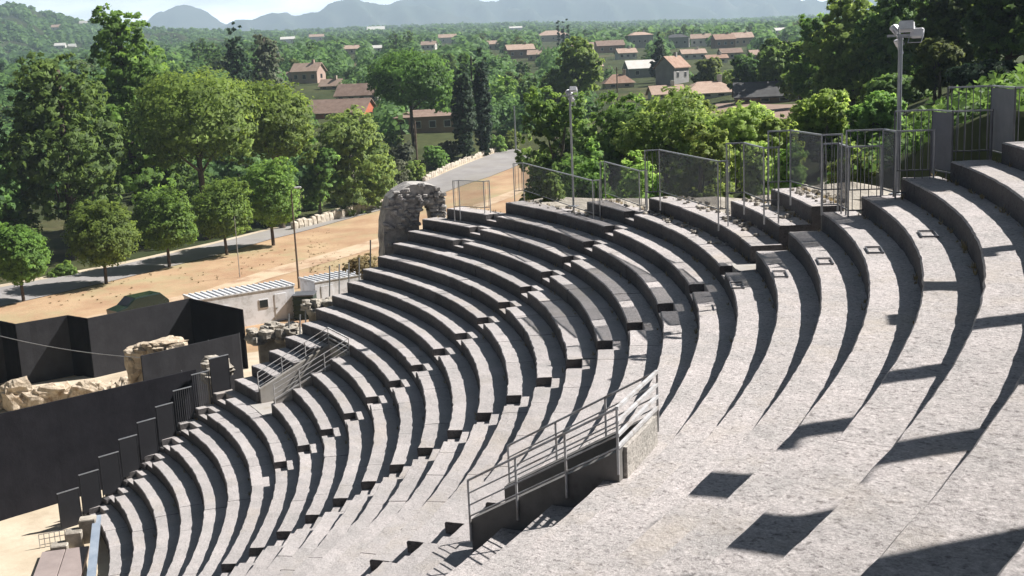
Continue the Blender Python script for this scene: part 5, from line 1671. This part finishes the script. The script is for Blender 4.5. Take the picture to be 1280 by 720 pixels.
# ---------------------------------------------------------------- hills and mountains
def ridge(name, D0, depth, prof, mat, base, seed, rough):
    rg = np.random.default_rng(seed); ph = rg.uniform(0, 6.28, 24)
    xs = np.arange(prof[0][0], prof[-1][0] + 1, 5.0)
    ys = np.interp(xs, [p[0] for p in prof], [p[1] for p in prof])
    nt_ = 26; V = []
    ys = ys + rough / 110 * sum(np.sin(xs * f_ + ph[int(f_ * 37) % 24]) * (.16 / f_) ** .8 * .9 for f_ in (.13, .22, .37, .61, .95))
    for xi, yi in zip(xs, ys):
        for j in range(nt_):
            t_ = j / (nt_ - 1) * 1.5
            D = D0 + depth * t_
            ptop = at_d(xi, yi, D0 + depth)
            s = max(0.0, 1 - abs(t_ - 1)) if t_ <= 1 else max(0.0, 1 - (t_ - 1) * 1.6)
            s = s ** .85
            q = at_d(xi, yi, D)
            nz_ = sum(math.sin(xi * .021 * (k + 1) + t_ * 5 * (k % 5 + 1) + ph[k]) / (k + 1.5) for k in range(14))
            z = base + (ptop[2] - base) * s + nz_ * rough * s * (1 - s) * 4 * .6
            V.append((q[0], q[1], z))
    F = []
    n = len(xs)
    for a in range(n - 1):
        for b in range(nt_ - 1):
            F.append((a * nt_ + b, a * nt_ + b + 1, (a + 1) * nt_ + b + 1, (a + 1) * nt_ + b))
    m = MB(); m.add(V, F, .5)
    return tag(m.build(name, mat, smooth=True), kind='structure')


ridge('mountain', 7600, 1500, [(150, 50), (178, 30), (186, 22), (191, 15), (197, 11), (204, 14), (212, 9), (222, 5), (229, 3), (238, 6), (248, 9), (256, 14), (266, 21), (278, 27), (288, 32), (300, 50)], M['mountain'], 150, 1, 90)
ridge('mountain', 6300, 1700, [(240, 50), (270, 34), (285, 28), (300, 25), (318, 22), (332, 19), (346, 17), (360, 17), (378, 20), (392, 19), (404, 12), (412, 5), (420, 0), (432, -3), (450, -2), (466, 2), (480, 4), (492, 3), (505, -3),
                                (540, -8), (580, -6), (606, 0), (622, 1), (636, -4), (680, -12), (760, -14), (860, -12), (950, -8), (1000, 2), (1030, 6), (1060, 4), (1120, -6), (1250, -10), (1400, 0)], M['mountain'], 150, 2, 120)
ridge('hill', 1150, 900, HILL, M['hill'], 30, 3, 14)

# ---------------------------------------------------------------- haze
hz = MB()
_hp = [CAM + np.array([*( fh * a + rh * b), 0]) for a, b in ((-300, -300), (-300, 300), (9900, 4600), (9900, -4600))]
hz.prism([(p[0], p[1]) for p in _hp], -4.0, 1180.0)
m, nt, N, L, P = newmat('haze_air'); N.remove(P)
pv = N.new('ShaderNodeVolumePrincipled'); pv.inputs['Color'].default_value = (.66, .82, 1.0, 1); pv.inputs['Density'].default_value = .00019; pv.inputs['Anisotropy'].default_value = .15
L.new(pv.outputs['Volume'], N['Material Output'].inputs['Volume'])
HAZE = True
if HAZE:
    tag(hz.build('haze', m), kind='stuff')

# ---------------------------------------------------------------- light, world, camera
SUN_AZ, SUN_EL = 61.0, 46.0
sd = np.array([math.cos(R(SUN_AZ)) * math.cos(R(SUN_EL)), math.sin(R(SUN_AZ)) * math.cos(R(SUN_EL)), math.sin(R(SUN_EL))])
ld = bpy.data.lights.new('sun', 'SUN'); ld.energy = 5.0; ld.angle = R(.53); ld.color = (1.0, .955, .90)
lo = bpy.data.objects.new('sun', ld); link(lo)
lo.rotation_euler = Vector(-sd).to_track_quat('-Z', 'Y').to_euler()
w = bpy.data.worlds.new('World'); scene.world = w; w.use_nodes = True
wn = w.node_tree; sky = wn.nodes.new('ShaderNodeTexSky'); sky.sky_type = 'NISHITA'; sky.sun_disc = False
sky.sun_elevation = R(SUN_EL); sky.sun_rotation = R(90 - SUN_AZ); sky.air_density = .10; sky.dust_density = .25; sky.ozone_density = 2.0
bg = wn.nodes['Background']; bg.inputs['Strength'].default_value = .05
# thin bright cloud bank low over the horizon
tcw = wn.nodes.new('ShaderNodeTexCoord'); sx = wn.nodes.new('ShaderNodeSeparateXYZ'); wn.links.new(tcw.outputs['Generated'], sx.inputs['Vector'])
nzw = wn.nodes.new('ShaderNodeTexNoise'); nzw.inputs['Scale'].default_value = 9; nzw.inputs['Detail'].default_value = 6
mpw = wn.nodes.new('ShaderNodeMapping'); mpw.inputs['Scale'].default_value = (1, 1, 5); wn.links.new(tcw.outputs['Generated'], mpw.inputs['Vector']); wn.links.new(mpw.outputs['Vector'], nzw.inputs['Vector'])
m1w = wn.nodes.new('ShaderNodeMapRange'); m1w.inputs['From Min'].default_value = .14; m1w.inputs['From Max'].default_value = .03; wn.links.new(sx.outputs['Z'], m1w.inputs['Value'])
m2w = wn.nodes.new('ShaderNodeMapRange'); m2w.inputs['From Min'].default_value = .3; m2w.inputs['From Max'].default_value = .62; m2w.inputs['To Min'].default_value = .45; wn.links.new(nzw.outputs['Fac'], m2w.inputs['Value'])
m3w = wn.nodes.new('ShaderNodeMath'); m3w.operation = 'MULTIPLY'; wn.links.new(m1w.outputs['Result'], m3w.inputs[0]); wn.links.new(m2w.outputs['Result'], m3w.inputs[1])
dpw = wn.nodes.new('ShaderNodeVectorMath'); dpw.operation = 'DOT_PRODUCT'; dpw.inputs[1].default_value = (fh[0], fh[1], 0); wn.links.new(tcw.outputs['Generated'], dpw.inputs[0])
m4w = wn.nodes.new('ShaderNodeMapRange'); m4w.inputs['From Min'].default_value = .72; m4w.inputs['From Max'].default_value = .88; wn.links.new(dpw.outputs['Value'], m4w.inputs['Value'])
m5w = wn.nodes.new('ShaderNodeMath'); m5w.operation = 'MULTIPLY'; wn.links.new(m3w.outputs[0], m5w.inputs[0]); wn.links.new(m4w.outputs['Result'], m5w.inputs[1]); m3w = m5w
mxw = wn.nodes.new('ShaderNodeMix'); mxw.data_type = 'RGBA'; wn.links.new(m3w.outputs[0], mxw.inputs['Factor']); wn.links.new(sky.outputs['Color'], mxw.inputs[6]); mxw.inputs[7].default_value = (56.0, 60.0, 62.0, 1)
wn.links.new(mxw.outputs[2], bg.inputs['Color'])

cd = bpy.data.cameras.new('camera'); cd.sensor_width = 36; cd.lens = 36 * FPX / 1280; cd.clip_start = .1; cd.clip_end = 40000
co = bpy.data.objects.new('camera', cd); link(co)
co.matrix_world = Matrix(((cr[0], cu[0], -cf[0], CAM[0]), (cr[1], cu[1], -cf[1], CAM[1]), (cr[2], cu[2], -cf[2], CAM[2]), (0, 0, 0, 1)))
scene.camera = co
scene.view_settings.view_transform = 'Standard'; scene.view_settings.look = 'None'; scene.view_settings.gamma = 1
scene.view_settings.exposure = .9
scene.cycles.max_bounces = 8; scene.cycles.diffuse_bounces = 2; scene.cycles.transparent_max_bounces = 12; scene.cycles.volume_bounces = 1; scene.cycles.transmission_bounces = 4
